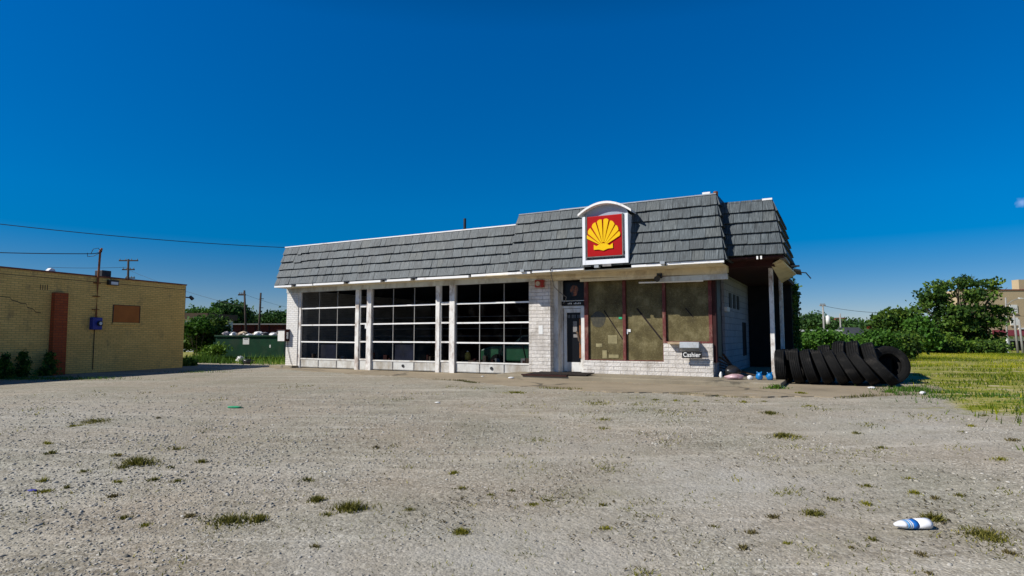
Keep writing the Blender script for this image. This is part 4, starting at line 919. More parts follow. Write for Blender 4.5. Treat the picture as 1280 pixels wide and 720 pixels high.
m = MB(); m.box(-.28, -.08, -.916, -.913, 1.06, 1.10); m.build('placard_stripe', M['rail'], pl)
m = MB(); m.box(1.03, 1.09, -.912, -.902, .66, .80); m.build('sticker', M['paper'], dm)
m = MB(); m.box(-1.3, 1.3, -.85, .85, .02, .16); m.build('skid', M['black'], dm)
mats_ = ['bag_grey', 'bag_black', 'bag_white', 'bag_grey', 'bag_tan', 'bag_black', 'bag_white', 'bag_tan', 'bag_white', 'bag_grey', 'bag_black']
mats_ = mats_ + ['bag_grey', 'bag_white', 'bag_black', 'bag_tan', 'bag_white']
for i, mt_ in enumerate(mats_):
    x = -1.5 + i * .2; d = {'bag_grey': 'grey', 'bag_black': 'black', 'bag_white': 'white', 'bag_tan': 'tan'}[mt_]
    lump('rubbish_bag', '%s rubbish bag, %s from the left on the dumpster heap' % (d, ['first', 'second', 'third', 'fourth', 'fifth', 'sixth', 'seventh', 'eighth', 'ninth', 'tenth', 'eleventh', 'twelfth', 'thirteenth', 'fourteenth', 'fifteenth', 'sixteenth'][i]), 'bag', (-13.1 + x, 31.5 + random.uniform(-.3, .3), 1.10 + random.uniform(-.02, .14)), (random.uniform(.13, .24), .24, random.uniform(.12, .2)), mt_, 20 + i, 'rubbish bags heaped on the dumpster', pinch=.65)
lump('rubbish_bag', 'white torn bag on the ground in front of the dumpster', 'bag', gat(300, 453), (.16, .14, .16), 'bag_white', 41, pinch=.5)
lump('rubbish_bag', 'black torn bag on the ground in front of the dumpster', 'bag', gat(309, 455), (.22, .16, .12), 'bag_black', 42, pinch=.5)
o = thing('bin', 'small dark green bin left of the dumpster', 'bin', (-14.75, 30.3, 0), 0)
m = MB(); m.prism([(-.18, -.18, 0), (.18, -.18, 0), (.24, -.22, .55), (-.24, -.22, .55)], (0, .4, 0)); m.build('body', M['green_metal'], o, bevel=.02); m = MB(); m.box(-.27, .27, -.25, .22, .552, .59); m.build('lid', M['green_metal'], o, bevel=.01)

# ---------------------------------------------------------------- background buildings
def bbox(name, label, cat, x0, x1, ytop, ybase, Y, depth, wall, roof=None, roofh=.4):
    a = at(x0, ytop, Y); b = at(x1, ytop, Y); zb = float(ground(a.x, Y)) - .3; r = thing(name, label, cat, ((a.x + b.x) / 2, Y, zb), 0)
    w_ = (b.x - a.x) / 2; h = a.z - zb; m = MB(); m.box(-w_, w_, 0, depth, 0, h - (roofh if roof else 0)); m.build('wall', M[wall], r)
    if roof: m = MB(); m.box(-w_ - .3, w_ + .3, -.4, depth + .3, h - roofh, h); m.build('roof', M[roof], r)
    return r, w_, h
r, w_, h = bbox('white_building', 'white building with flat dark roof edge behind the shrubs', 'building', 180, 258, 391.5, 0, 52, 5, 'white_wall', 'wood_dark', .5)
m = MB(); m.box(w_ - 2.2, w_ - 1.2, -.03, -.002, .9, 2.0); m.build('window', M['black'], r)
r, w_, h = bbox('red_shed', 'long low dark red shed behind the dumpster', 'building', 255, 420, 404.5, 0, 62, 8, 'darkred_wall', 'rail', .12)
m = MB()
for i in range(9): m.box(-w_ + 1 + i * 1.4, -w_ + 1.06 + i * 1.4, -.05, -.002, 0, h - .14)
m.build('batten', M['black'], r)
r, w_, h = bbox('distant_brick_block', 'distant red brick building beyond the lot, left of the grey shed roof', 'building', 1019, 1062, 400.5, 0, 190, 14, 'far_brick', 'tan_wall', .4)
m = MB(); m.box(w_ - 3.4, w_ - .6, 1, 5, h, h + .9); m.build('penthouse', M['far_brick'], r)
m = MB()
for i in range(6): m.box(-w_ + .8 + i * 1.6, -w_ + 1.6 + i * 1.6, -.05, -.003, h - 2.2, h - 1.0)
m.build('window_row', M['black'], r)
# grey shed
a = at(1055, 409, 52); b = at(1078, 421, 52); sh = thing('grey_shed', 'small shed with steep grey roof beyond the hedge', 'shed', ((a.x + b.x) / 2, 52, 0), R(25))
m = MB(); m.box(-1.2, 1.2, -1, 1, -.3, 1.0); m.build('wall', M['pole_grey'], sh)
m = MB(); m.prism([(-1.35, -1.2, .95), (-1.35, 1.2, .95), (-1.35, .3, 2.0)], (2.5, 0, 0)); m.build('roof', M['roof_grey'], sh)
# white rail wall
gr = thing('guard_rail', 'long low white guard rail beyond the bright hedge', 'guard rail', (0, 0, 0), 0)
a = at(985, 412.2, 44); b = at(1053, 412.8, 44); m = MB(); m.box(a.x, b.x, 44, 44.1, a.z - .13, a.z); m.build('rail', M['white_wall'], gr)
for i in range(4): m = MB(); x = a.x + .2 + i * (b.x - a.x - .4) / 3; m.box(x - .05, x + .05, 44.1, 44.2, -.3, a.z - .02); m.build('post', M['pole_grey'], gr)
# tan building right
Y = 98; a = at(1196, 363, Y); b = at(1345, 360, Y); zb = -1.5
tb = thing('tan_building', 'tan three storey building behind the big tree with maroon awning', 'building', ((a.x + b.x) / 2, Y, zb), 0)
w_ = (b.x - a.x) / 2; h = a.z - zb
m = MB(); m.box(-w_, w_, 0, 2.5, 0, h); m.build('wall', M['tan_wall'], tb)
m = MB(); m.box(-w_ - .1, w_ + .1, -.1, .3, h, h + .18); m.build('coping', M['far_brick'], tb)
def tl(px, py): q = at(px, py, Y); return q.x - (a.x + b.x) / 2, q.z - zb
for (x0, y0, x1, y1) in [(1261, 381, 1271.5, 391.5), (1262.5, 397, 1272.5, 406.5), (1296, 380, 1306, 391), (1296, 397, 1306, 407)]:
    (xa, z1), (xb, z0) = tl(x0, y0), tl(x1, y1); m = MB(); m.box(xa, xb, -.12, -.02, z0, z1); wq = m.build('window', M['paper'], tb); m = MB(); m.box(xa - .1, xb + .1, -.16, -.02, z0 - .12, z0 - .003); m.build('sill', M['tan_wall'], wq)
(xa, z1), (xb, z0) = tl(1240, 412.5), tl(1330, 419.5); m = MB(); m.prism([(xa, -.02, z1), (xa, -1.6, z0), (xa, -.02, z0)], (xb - xa, 0, 0)); m.build('awning', M['awning'], tb)
(xa, z1), (xb, z0) = tl(1272.5, 409.8), tl(1330, 411.5); m = MB(); m.box(xa, xb, -.3, -.02, z0, z1); m.build('ledge', M['paper'], tb)
(xa, z1), (xb, z0) = tl(1244, 420.5), tl(1330, 426); m = MB(); m.box(xa, xb, -.15, -.02, z0, z1); m.build('shopfront_band', M['paper'], tb)
(xa, z1), (xb, z0) = tl(1244, 426.2), tl(1330, 438); m = MB(); m.box(xa, xb, -.1, -.02, z0, z1); m.build('shopfront_glass', M['black_glass'], tb)
for i in range(10): m = MB(); x = xa + .9 + i * 1.15; m.box(x, x + .22, -.14, -.11, z0, z1); m.build('shopfront_mullion', M['paper'] if i % 3 else M['awning'], tb)
(xa, z1), (xb, z0) = tl(1277, 349), tl(1289, 362); m = MB(); m.box(xa, xb, .6, 2, h - .1, z1); m.build('chimney', M['tan_wall'], tb)

# ---------------------------------------------------------------- poles
def pole(label, px_top, py_top, px_bot, Y, r=.13, mat='pole', arms=(), group=None, name='utility_pole', zb=None):
    t_ = at(px_top, py_top, Y); b_ = at(px_bot, 425, Y); zb = float(ground(b_.x, Y)) - .2
    o = thing(name, label, 'pole', (b_.x, Y, zb), 0); m = MB(); top = Vector((t_.x - b_.x, 0, t_.z - zb)); m.cyl((0, 0, 0), top, r, r * .7, 10); m.build('post', M[mat], o, True)
    for f, w0, w1 in arms:
        q = top * f; m = MB(); m.box(q.x + w0, q.x + w1, -.06, .06, q.z - .07, q.z + .07)
        c = m.build('crossarm', M[mat], o); m = MB()
        for x in np.linspace(w0 + .1, w1 - .1, 4): m.cyl((q.x + x, 0, q.z + .07), (q.x + x, 0, q.z + .22), .045, n=6)
        m.build('insulator', M['rail'], c)
    return o, top
pole('tall dark utility pole with crossarms behind the tan brick building', 160.5, 324, 159, 72, .16, 'pole', ((.985, -1.1, 1.15), (.89, -.7, .75), (.8, -.3, .8)))
pole('left leaning utility pole behind the dumpster', 305.5, 363, 309, 58, .12, 'pole', ((.93, -.6, .1),))
o, tp = pole('right hand utility pole behind the dumpster with side brackets', 326, 366, 323, 58, .12, 'pole')
for f in (.9, .75, .62): m = MB(); q = tp * f; m.box(q.x - .1, q.x + .3, -.04, .04, q.z - .03, q.z + .03); m.build('bracket', M['pole'], o)
o, tp = pole('grey utility pole with white transformer above the hedge', 1028.5, 381, 1031, 66, .12, 'pole_grey', ((.985, -.35, .3),))
m = MB(); m.cyl((.32, -.2, tp.z - 2.1), (.32, -.2, tp.z - 1.25), .2, n=14); m.cyl((.32, -.2, tp.z - 1.25), (.32, -.2, tp.z - 1.15), .2, .08, 14); m.build('transformer', M['paper'], o, True)
pole('thin grey pole right of the transformer pole', 1050, 392, 1051.5, 58, .09, 'pole_grey')
pole('dark pole top rising behind the shrubs', 1099, 394, 1099.5, 75, .1, 'pole', ((.97, -.4, .4),))
pole('thin pale pole standing in the big tree', 1152, 403, 1152.5, 49, .05, 'pole_grey')
pole('grey pole in front of the white windows of the tan building', 1266.5, 386, 1271.5, 84, .16, 'pole_grey', ((.985, -.4, .5),))
pole('short leaning grey pole at the right edge', 1273.5, 399, 1278, 82, .16, 'pole_grey')
o, tp = pole('street lamp with long arm before the tan building', 1257, 372, 1258.5, 86, .13, 'pole_grey', name='street_lamp')
m = MB(); m.tube([(tp.x, 0, tp.z - 1.1), (tp.x + .9, 0, tp.z - .45), (tp.x + 1.9, 0, tp.z - .12)], .05, 6); m.build('arm', M['pole_grey'], o)
m = MB(); m.prism([(tp.x + 1.85, -.12, tp.z - .18), (tp.x + 2.5, -.1, tp.z - .14), (tp.x + 2.5, -.1, tp.z - .06), (tp.x + 1.85, -.12, tp.z + .0)], (0, .25, 0)); m.build('lamp_head', M['paper'], o)
a = at(1258.6, 420.5, 80); m = MB(); m.box(-.1, .1, -.1, .1, 0, a.z + 1.2); o = m.build('bollard_post', M['paper'], bevel=.02); o.location = (a.x, 80, -1.2); tag(o, 'thick white post before the tan building shopfront', 'post')
# red sign
a = at(1086.5, 407.5, 47); o = thing('road_sign', 'small red sign on a post beyond the hedge', 'sign', (a.x, 47, -.05), 0)
m = MB(); m.box(-.03, .03, -.03, .03, 0, a.z - .3); m.build('post', M['rail'], o)
m = MB(); m.box(-.2, .2, -.05, -.03, a.z - .42, a.z + .02); m.build('panel', M['red_sign_small'], o, bevel=.01)

# wires
def wire(label, pts, sag, r=.012, name='overhead_wire', mat='black'):
    P = []
    for (a, b) in zip(pts[:-1], pts[1:]):
        for i in range(13): f = i / 12; q = a.lerp(b, f); q.z -= sag * 4 * f * (1 - f); P.append(q)
    m = MB(); m.tube(P, r, 5); o = m.build(name, M[mat]); tag(o, label, 'wire')
wire('long black overhead wire crossing the sky to the station roof', [at(-120, 262, 24), at(-1, 280, 25.0), at(358, 309.5, 31)], .12, .016)
mast = Vector((-12.92, 24.1, 0)) + Matrix.Rotation(R(71.275), 3, 'Z') @ Vector((-3.66, -.16, 4.08))
wire('thick service wire running left from the mast on the tan brick building', [mast, mast + Vector((-.35, -.1, -.08)), at(-40, 314.5, 19)], .02, .014)
m = MB(); c0 = mast; m.tube([c0 + Vector((-.3, -.1, -.08)), c0 + Vector((-.22, -.1, .08)), c0 + Vector((-.1, -.05, .12)), c0], .01, 5); m.tube([c0 + Vector((-.42, -.1, -.05)), c0 + Vector((-.4, -.1, -.18)), c0 + Vector((-.2, -.1, -.16)), c0], .01, 5)
o = m.build('drip_loop', M['black']); tag(o, 'drooping wire loops at the mast head of the tan brick building', 'wire')
wire('thin far wire from the left edge to the crossarm pole', [at(60, 334, 70), at(158, 334, 72)], .1, .02)
wire('thin far wire sloping down right from the crossarm pole', [at(162, 338, 72), at(306, 384, 58)], .3, .013)
wire('thin far wire passing right of the poles behind the dumpster', [at(306, 368, 58), at(372, 386, 90)], .2, .012)
wire('thin wire running right from the transformer pole', [at(1028.5, 382, 66), at(1125, 391, 60)], .25, .02)
wire('thin wire running right across the tan building', [at(1258, 394, 84), at(1300, 394.5, 84)], .1, .02)

# ---------------------------------------------------------------- trees and bushes
def tree(name, label, cat, px, Y, lobes, mat, leaf, n, per, seed, trunk=True, group=None, cr=None):
    """lobes: (px, py, rx_px, ry_px, depth_m) ellipsoids in photo pixels at distance Y"""
    rs = np.random.RandomState(seed); c = at(px, 430, Y); zb = float(ground(c.x, Y)); o = thing(name, label, cat, (c.x, Y, zb), 0, group)
    E = []
    for (lx, ly, rx, ry, dp) in lobes:
        q = at(lx, ly, Y); k = Y / F; E.append((q.x - c.x, rs.uniform(-.3, .3) * dp, q.z - zb, rx * k, dp, ry * k))
    wts = np.array([e[3] * e[4] * e[5] for e in E]) ** .7; wts /= wts.sum()
    def samp(r):
        e = E[r.choice(len(E), p=wts)]; d = r.normal(0, 1, 3); d /= np.linalg.norm(d); rad = r.uniform(.25, 1) ** .45
        return (e[0] + d[0] * e[3] * rad, e[1] + d[1] * e[4] * rad, max(.05, e[2] + d[2] * e[5] * rad))
    q, t = leaves(n, per, samp, cr or leaf * 1.7, leaf, rs, (1.2, 1.2, .8)); q[:, 2] = np.maximum(q[:, 2], .0); leaf_obj('crown', q, t, mat, o)
    m = MB(); H = max(e[2] for e in E)
    r0 = .06 + H * .022 if trunk else .03
    if trunk:
        m.tube([(0, 0, -.1), (.05, 0, H * .2), (-.05, .05, H * .45), (.05, 0, H * .8)], [r0, r0 * .8, r0 * .6, r0 * .25], 8)
    for e in E:
        s0 = (0, 0, H * .18) if trunk else (e[0] * .3, 0, 0)
        m.tube([s0, ((s0[0] + e[0]) / 2, e[1] / 2, (s0[2] + e[2]) / 2 + .1), (e[0], e[1], e[2] + e[5] * .4)], [r0 * .5, r0 * .35, r0 * .12], 6)
        for _ in range(3):
            d = rs.normal(0, 1, 3); d /= np.linalg.norm(d); m.tube([((s0[0] + e[0]) / 2, e[1] / 2, (s0[2] + e[2]) / 2), (e[0] + d[0] * e[3] * .7, e[1] + d[1] * e[4] * .7, max(.1, e[2] + d[2] * e[5] * .7))], [r0 * .25, r0 * .08], 5)
    m.build('trunk' if trunk else 'stem', M['bark'], o, True); return o
# right side
tree('tree', 'tallest broad dark tree at the right of the field', 'tree', 1200, 50, [(1160, 368, 12, 6, 1.2), (1178, 357, 13, 6, 1.2), (1200, 354, 14, 6, 1.4), (1214, 348, 10, 4, .8), (1232, 356, 13, 5, 1.2), (1248, 360, 10, 4, .7), (1172, 376, 13, 8, 1.5), (1196, 371, 15, 8, 1.8), (1222, 370, 15, 7, 1.6), (1154, 386, 9, 8, 1.2), (1182, 392, 17, 10, 2.0), (1206, 390, 16, 11, 2.0), (1234, 387, 15, 6, 1.4), (1252, 390, 12, 4, .8), (1246, 401, 11, 5, .8), (1168, 404, 14, 8, 1.6), (1192, 410, 20, 12, 2.0), (1222, 406, 16, 8, 1.6), (1162, 424, 16, 10, 1.6), (1188, 428, 22, 11, 1.8), (1222, 426, 22, 11, 1.8), (1238, 420, 9, 8, .8)], 'leaf_dark', .145, 480, 24, 31, cr=.19)
tree('tree', 'smaller dark tree between the hedge and the tallest tree', 'tree', 1118, 46, [(1103, 402, 10, 9, 1.2), (1120, 396, 11, 9, 1.2), (1134, 397, 10, 9, 1.2), (1112, 416, 18, 12, 1.4), (1136, 418, 18, 15, 1.5)], 'leaf_dark', .13, 260, 24, 32)
tree('tree', 'pale lower tree tucked left under the tallest tree', 'tree', 1146, 44, [(1146, 408, 8, 14, 1), (1156, 424, 14, 12, 1.2)], 'leaf_mid', .12, 110, 22, 33)
tree('bush', 'bright leafy bush behind the canopy posts, left of the hedge gap', 'bush', 1018, 29, [(1008, 429, 17, 11, .8), (1028, 424, 20, 11, .9), (1046, 427, 15, 9, .8), (1020, 438, 28, 8, .9)], 'leaf_mid', .085, 260, 24, 34, False)
tree('bush', 'bright leafy bush behind the back row of tyres', 'bush', 1078, 31, [(1066, 433, 16, 9, .8), (1086, 425, 14, 8, .8), (1100, 424, 14, 8, .8), (1088, 437, 30, 8, .9)], 'leaf_mid', .085, 240, 24, 35, False)
tree('bush', 'dark bush right behind the sidewall-on tyre', 'bush', 1122, 33, [(1112, 430, 12, 9, .8), (1130, 427, 14, 10, .8), (1126, 438, 24, 8, .9)], 'leaf_dark', .09, 170, 22, 36, False)
tree('bush', 'low bush at the foot of the tallest tree, left side', 'bush', 1165, 45, [(1160, 432, 22, 9, .8), (1180, 434, 18, 7, .8)], 'leaf_dark', .1, 130, 22, 37, False)
tree('bush', 'yellow green bush under the middle of the tallest tree', 'bush', 1192, 45, [(1190, 425, 9, 6, .6), (1200, 433, 16, 7, .7)], 'leaf_bright', .1, 60, 20, 38, False)
tree('bush', 'low dark bush at the foot of the tallest tree, right side', 'bush', 1236, 46, [(1226, 434, 18, 7, .8), (1246, 436, 14, 6, .7)], 'leaf_dark', .1, 120, 22, 39, False)
FT = 'distant trees on the horizon'
for i, (px, lob, lab, Yd) in enumerate([
    (1012, [(1003, 404, 12, 8, 4), (1018, 401, 12, 8, 4)], 'distant dark tree just right of the station', 120),
    (1066, [(1068, 409, 14, 6, 4), (1084, 411, 12, 5, 4)], 'distant low trees behind the grey shed roof', 130),
    (1045, [(1040, 408, 12, 6, 4), (1058, 407, 9, 6, 4)], 'distant dark tree before the far red brick building', 125),
    (1092, [(1092, 412, 12, 7, 3)], 'distant tree behind the small red sign', 100)]):
    tree('tree', lab, 'tree', px, Yd, lob, 'leaf_far', .3, 90, 20, 50 + i, True)
# left side
tree('tree', 'round topped tree above the dark red shed', 'tree', 285, 78, [(276, 392, 14, 10, 2), (288, 387, 14, 9, 2), (299, 395, 11, 9, 2), (282, 403, 22, 8, 2), (304, 404, 8, 6, 1.5)], 'leaf_far', .22, 260, 24, 61)
tree('tree', 'lower tree left of the round topped tree', 'tree', 252, 74, [(247, 392, 10, 5, 1.6), (262, 393, 10, 7, 1.6), (268, 402, 10, 8, 1.6)], 'leaf_mid', .18, 130, 22, 62)
tree('tree', 'low tree between the two leaning poles', 'tree', 316, 90, [(312, 402, 10, 5, 2), (326, 402, 10, 5, 2)], 'leaf_far', .24, 90, 20, 63)
tree('tree', 'low dark tree beside the left corner of the station', 'tree', 345, 90, [(338, 400, 10, 7, 2), (350, 398, 12, 7, 2), (364, 400, 12, 7, 2)], 'leaf_far', .24, 150, 22, 64)
tree('bush', 'tall dark shrub beside the tan brick building', 'bush', 250, 33, [(238, 424, 14, 13, 1), (256, 418, 16, 17, 1), (272, 412, 9, 18, .9), (262, 432, 18, 10, 1)], 'leaf_dark', .085, 420, 26, 65, False)
tree('bush', 'pale green sapling in front of the white building', 'bush', 248, 31.5, [(246, 404, 9, 6, .5), (238, 412, 9, 6, .5), (256, 408, 6, 7, .5)], 'leaf_mid', .08, 60, 22, 66, False)
tree('bush', 'yellow green bush left of the dumpster', 'bush', 268, 29.5, [(264, 440, 9, 5, .5), (272, 437, 7, 5, .5)], 'leaf_bright', .07, 60, 20, 67, False)
tree('bush', 'small dark bush at the foot of the tan brick building corner', 'bush', 234, 25.6, [(234, 456, 6, 5, .35)], 'leaf_dark', .06, 34, 20, 68, False)
for i, (x, hgt, lab) in enumerate([(-6.55, .62, 'dark conifer like shrub at the left edge against the tan brick wall'), (-6.05, .66, 'dark pointed shrub against the tan brick wall under the crack'), (-5.3, .62, 'dark shrub leaning on the red brick buttress')]):
    q = Vector((-12.92, 24.1, 0)) + Matrix.Rotation(R(71.275), 3, 'Z') @ Vector((x, -.35, 0)); rs = np.random.RandomState(80 + i)
    o = thing('bush', lab, 'bush', (q.x, q.y, float(ground(q.x, q.y))), 0)
    def sm_(r): z = r.uniform(0, 1) ** 1.2; return (r.normal(0, .12) * (1.1 - z), r.normal(0, .10) * (1.1 - z), z * hgt + .05)
    qq, tt = leaves(60, 18, sm_, .05, .04, rs); leaf_obj('foliage', qq, tt, 'leaf_dark', o)
    m = MB(); m.tube([(0, 0, -.05), (.02, 0, hgt * .5), (0, .01, hgt)], [.02, .015, .006], 5); m.build('stem', M['bark'], o)

rs = np.random.RandomState(90)
def far_samp(r):
    x = r.uniform(-230, 230); y = 165 + r.uniform(-6, 6); return (x, y, -1.0 + r.uniform(0, 1) ** .7 * (3.6 + .7 * math.sin(x * .11) + .5 * math.sin(x * .37)))
q, t = leaves(2600, 14, far_samp, .7, .55, rs); o = leaf_obj('far_wood', q, t, 'leaf_far'); tag(o, 'low far off wood along the horizon', 'wood', kind='stuff')

# ---------------------------------------------------------------- grass, weeds, pebbles
def blades(P, hgt, wd, rs, lean=.5):
    n = len(P); a = rs.uniform(0, 2 * np.pi, n); w_ = wd * rs.uniform(.6, 1.3, n); h = hgt * rs.uniform(.5, 1.3, n) if np.isscalar(hgt) else hgt * rs.uniform(.6, 1.2, n)
    dx, dy = np.cos(a) * w_, np.sin(a) * w_; b = rs.uniform(0, 2 * np.pi, n); L = h * lean * rs.uniform(.2, 1.4, n)
    v0 = P + np.stack([dx, dy, np.zeros(n) - .01], 1); v1 = P - np.stack([dx, dy, np.zeros(n) + .01], 1); v2 = P + np.stack([np.cos(b) * L, np.sin(b) * L, h], 1)
    return np.stack([v0, v1, v2], 1).reshape(-1, 3)
def field(name, label, cond, bounds, n, hgt, wd, mat, seed, clump=.55):
    rs = np.random.RandomState(seed); S = rs.uniform(bounds[0], bounds[1], n); T = rs.uniform(bounds[2], bounds[3], n)
    X = ORG.x + S * U.x + T * V.x; Y = ORG.y + S * U.y + T * V.y; keep = cond(S, T, X, Y, rs)
    X, Y = X[keep], Y[keep]; P = np.stack([X, Y, ground(X, Y)], 1)
    cl = np.sin(X * 1.7 + 1.3 * np.sin(Y * .9)) * np.cos(Y * 1.3 + np.sin(X * .8)); hh = hgt * (1 + .5 * cl)
    q = blades(P, hh, wd, rs); t = np.clip(.40 + .25 * np.sin(X * .45 + 2 * np.sin(Y * .21)) + rs.normal(0, .2, len(P)), 0, 1)
    me = np_mesh(name, q, None, M[mat], t, 3); o = bpy.data.objects.new(name, me); COL.objects.link(o); tag(o, label, 'grass', kind='stuff')
def c1(S, T, X, Y, rs):
    dens = smooth(20.4, 22.4, S) * smooth(-6.6, -2.6, T); pat = np.sin(X * .9 + np.sin(Y * 1.1)) + np.cos(Y * .75 + .6 * np.sin(X * .7)) + .8 * np.sin(X * 2.3 + Y * 1.9)
    pat = pat + 1.3 * np.sin(Y * 1.9 + .25 * X + .8 * np.sin(X * .35)); far = smooth(26, 40, Y)
    dens = dens * np.clip(.35 + .4 * pat + far * .7, .04, 1); return (rs.rand(len(S)) < dens) & (Y < 52) & (np.abs(X) < Y * .95 + 3)
field('grass', 'yellow green grass of the vacant field', c1, (20.4, 62, -7, 46), 300000, .10, .013, 'grass', 1)
def c2(S, T, X, Y, rs): return (rs.rand(len(S)) < smooth(.5, 2.2, T) * (.08 + .92 * (X < -.468 * Y + .5 * np.sin(Y * 3)))) & (X < -.36 * Y) & (Y > 24.2)
field('grass', 'tall bright weeds beside the tan brick building and dumpster', c2, (-9, 3, .5, 12), 60000, .30, .022, 'leaf_bright', 2)
def c3(S, T, X, Y, rs):
    d = np.hypot((X + 13.7 + .5 * (Y - 17.6)) / 1.9, (Y - 17.6) / .45); d2 = np.hypot((X + 10.8) / .9, (Y - 20.8) / .4); return rs.rand(len(S)) < np.maximum(np.exp(-d ** 2), .35 * np.exp(-d2 ** 2))
field('grass', 'thin green grass strip at the foot of the tan brick wall', c3, (-7, 4, -12, 0), 60000, .07, .008, 'leaf_bright', 3)
def c4(S, T, X, Y, rs):
    e = np.hypot((S - 21.4) / .9, (T + 1.2) / 1.5); e2 = np.hypot((S - 20.6) / .5, (T + .9) / .5); e3 = np.hypot((S - 22.8) / 1.2, (T + 2.6) / .5); return rs.rand(len(S)) < np.clip(.4 + .9 * np.sin(X * 3.1 + 2 * np.sin(Y * 2.3)) * np.sin(Y * 4.1 + X), .03, 1) * np.maximum(np.exp(-e ** 2), np.maximum(np.exp(-e2 ** 2) * .8, .7 * np.exp(-e3 ** 2)))
field('grass', 'lush green weeds at the right foot of the tyre pile', c4, (19.5, 25, -4, 2), 26000, .07, .012, 'leaf_bright', 4)

def c7(S, T, X, Y, rs):
    n_ = np.sin(X * 3.7 + 2 * np.sin(Y * 2.9)) * np.sin(Y * 4.7 + 1.7 * np.sin(X * 2.1)); dens = smooth(20.5, 22.5, S) * smooth(-9.5, -4.5, T); return rs.rand(len(S)) < dens * .5 * smooth(.35, .8, n_)
field('grass', 'ragged grass clumps thinning out into the gravel at the field edge', c7, (20.5, 30, -10, -3), 60000, .06, .010, 'grass', 8)
def c5(S, T, X, Y, rs):
    e1_ = np.interp(S, [8.2, 12.2, 14.7, 17.0, 19.1, 20.5], [-2.4, -3.7, -4.0, -3.8, -3.2, -1.9]); d = np.abs(T - e1_ + .1 * np.sin(S * 3))
    return rs.rand(len(S)) < np.exp(-(d / .09) ** 2) * np.clip(.1 + np.sin(S * 1.9 + 1) + .6 * np.sin(S * 4.3), 0, 1)
field('grass', 'thin weeds along the broken edge of the concrete apron', c5, (8.2, 20.5, -4.4, -1.7), 60000, .045, .008, 'weed', 6)
def tuft(label, px, py, rpx, hpx, mat, seed, group=None, n=None):
    rs = np.random.RandomState(seed); p = gat(px, py); d = math.hypot(p.x, p.y); r = rpx * .85 * d / F; h = hpx * d / F; n = n or int(60 + 130 * min(rpx / 12, 2.5))
    a = rs.uniform(0, 6.28, n); rr = np.abs(rs.normal(0, .5, n)) * r
    asp = rs.uniform(.9, 2.0); off = 0
    X = p.x + np.cos(a) * rr * asp + off; Y = p.y + np.sin(a) * rr * 1.3
    P = np.stack([X - p.x, Y - p.y, ground(X, Y) - p.z], 1); q = blades(P, h * .46 * np.exp(-(rr / (r + 1e-6)) ** 2 * 1.2) + .01, .005 + .0006 * d, rs, 1.1)
    t = np.clip(rs.normal(.45, .25, n), 0, 1); me = np_mesh('weed_tuft', q, None, M[mat], t, 3); o = bpy.data.objects.new('weed_tuft', me); COL.objects.link(o); o.location = p; return tag(o, label, 'weed', group)
big = [(172, 580, 19, 16, 'weed', 'rounded dark green weed clump left of centre in the gravel lot'), (286, 652, 30, 10, 'weed', 'widest low weed patch at lower left of the gravel lot'), (323, 651, 14, 12, 'weed', 'dark weed at the right end of the widest weed patch'),
       (439, 637, 20, 20, 'weed', 'spiky weed clump at the lower centre left of the gravel lot'), (577, 666, 13, 9, 'weed_yellow', 'small yellow green weed near the bottom centre'), (1232, 671, 30, 10, 'weed', 'flat brownish green weed patch right of the bottle'),
       (963, 517, 14, 5, 'weed', 'weed clump just off the concrete below the blue bags'), (980, 546, 16, 9, 'weed', 'dark spiky weed alone on the gravel below the white post'), (1017, 643, 14, 8, 'weed', 'green weed left of the bottle'),
       (1165, 650, 12, 14, 'weed', 'leafy weed touching the right side behind the bottle'), (970, 486, 12, 12, 'leaf_bright', 'bright leafy weed at the kerb under the blue bags'), (921, 480, 7, 7, 'weed_dry', 'dry brown weed at the kerb under the pink bag'),
       (118, 527, 24, 4, 'weed', 'thin spread out weed in the upper left of the gravel lot'), (396, 626, 13, 10, 'weed', 'dark weed between the widest patch and the spiky clump'), (645, 491, 16, 3, 'weed_yellow', 'green weed strip on the concrete edge before the brick pier'), (1001, 492, 12, 4, 'weed_yellow', 'bright low weed on the concrete left of the tyres foot'),
       (1142, 487, 16, 9, 'leaf_bright', 'bright leafy weed at the right foot of the tyres'), (1112, 491, 9, 8, 'leaf_bright', 'bright leafy weed under the tyre showing its sidewall')]
for i, (x, y, r_, h_, mt_, lab) in enumerate(big): tuft(lab, x, y, r_, h_, mt_, 200 + i)
small = [(100, 532), (91, 533), (198, 523), (64, 567), (105, 590), (150, 570), (153, 585), (54, 602), (56, 615), (84, 610), (146, 569), (221, 562), (251, 578), (214, 585), (141, 621), (148, 603), (222, 602), (192, 600), (237, 646), (383, 601), (408, 644), (394, 684), (181, 657), (155, 648),
         (577, 611), (614, 619), (640, 614), (685, 626), (758, 661), (754, 632), (567, 592), (511, 638), (665, 631), (930, 503), (955, 502), (1011, 508), (1070, 542), (967, 647), (984, 680), (939, 667), (930, 686), (893, 659), (1042, 625), (1083, 608), (1136, 599), (1144, 617), (1169, 624), (1262, 692), (1151, 694), (1161, 717),
         (1091, 675), (1064, 685), (1083, 631), (1200, 620), (1266, 551), (1202, 540), (60, 555), (470, 560), (820, 500), (845, 501), (870, 502), (896, 501), (880, 513), (1250, 575), (1100, 560), (770, 470), (1230, 520), (1215, 533)]
rr_ = random.Random(9)
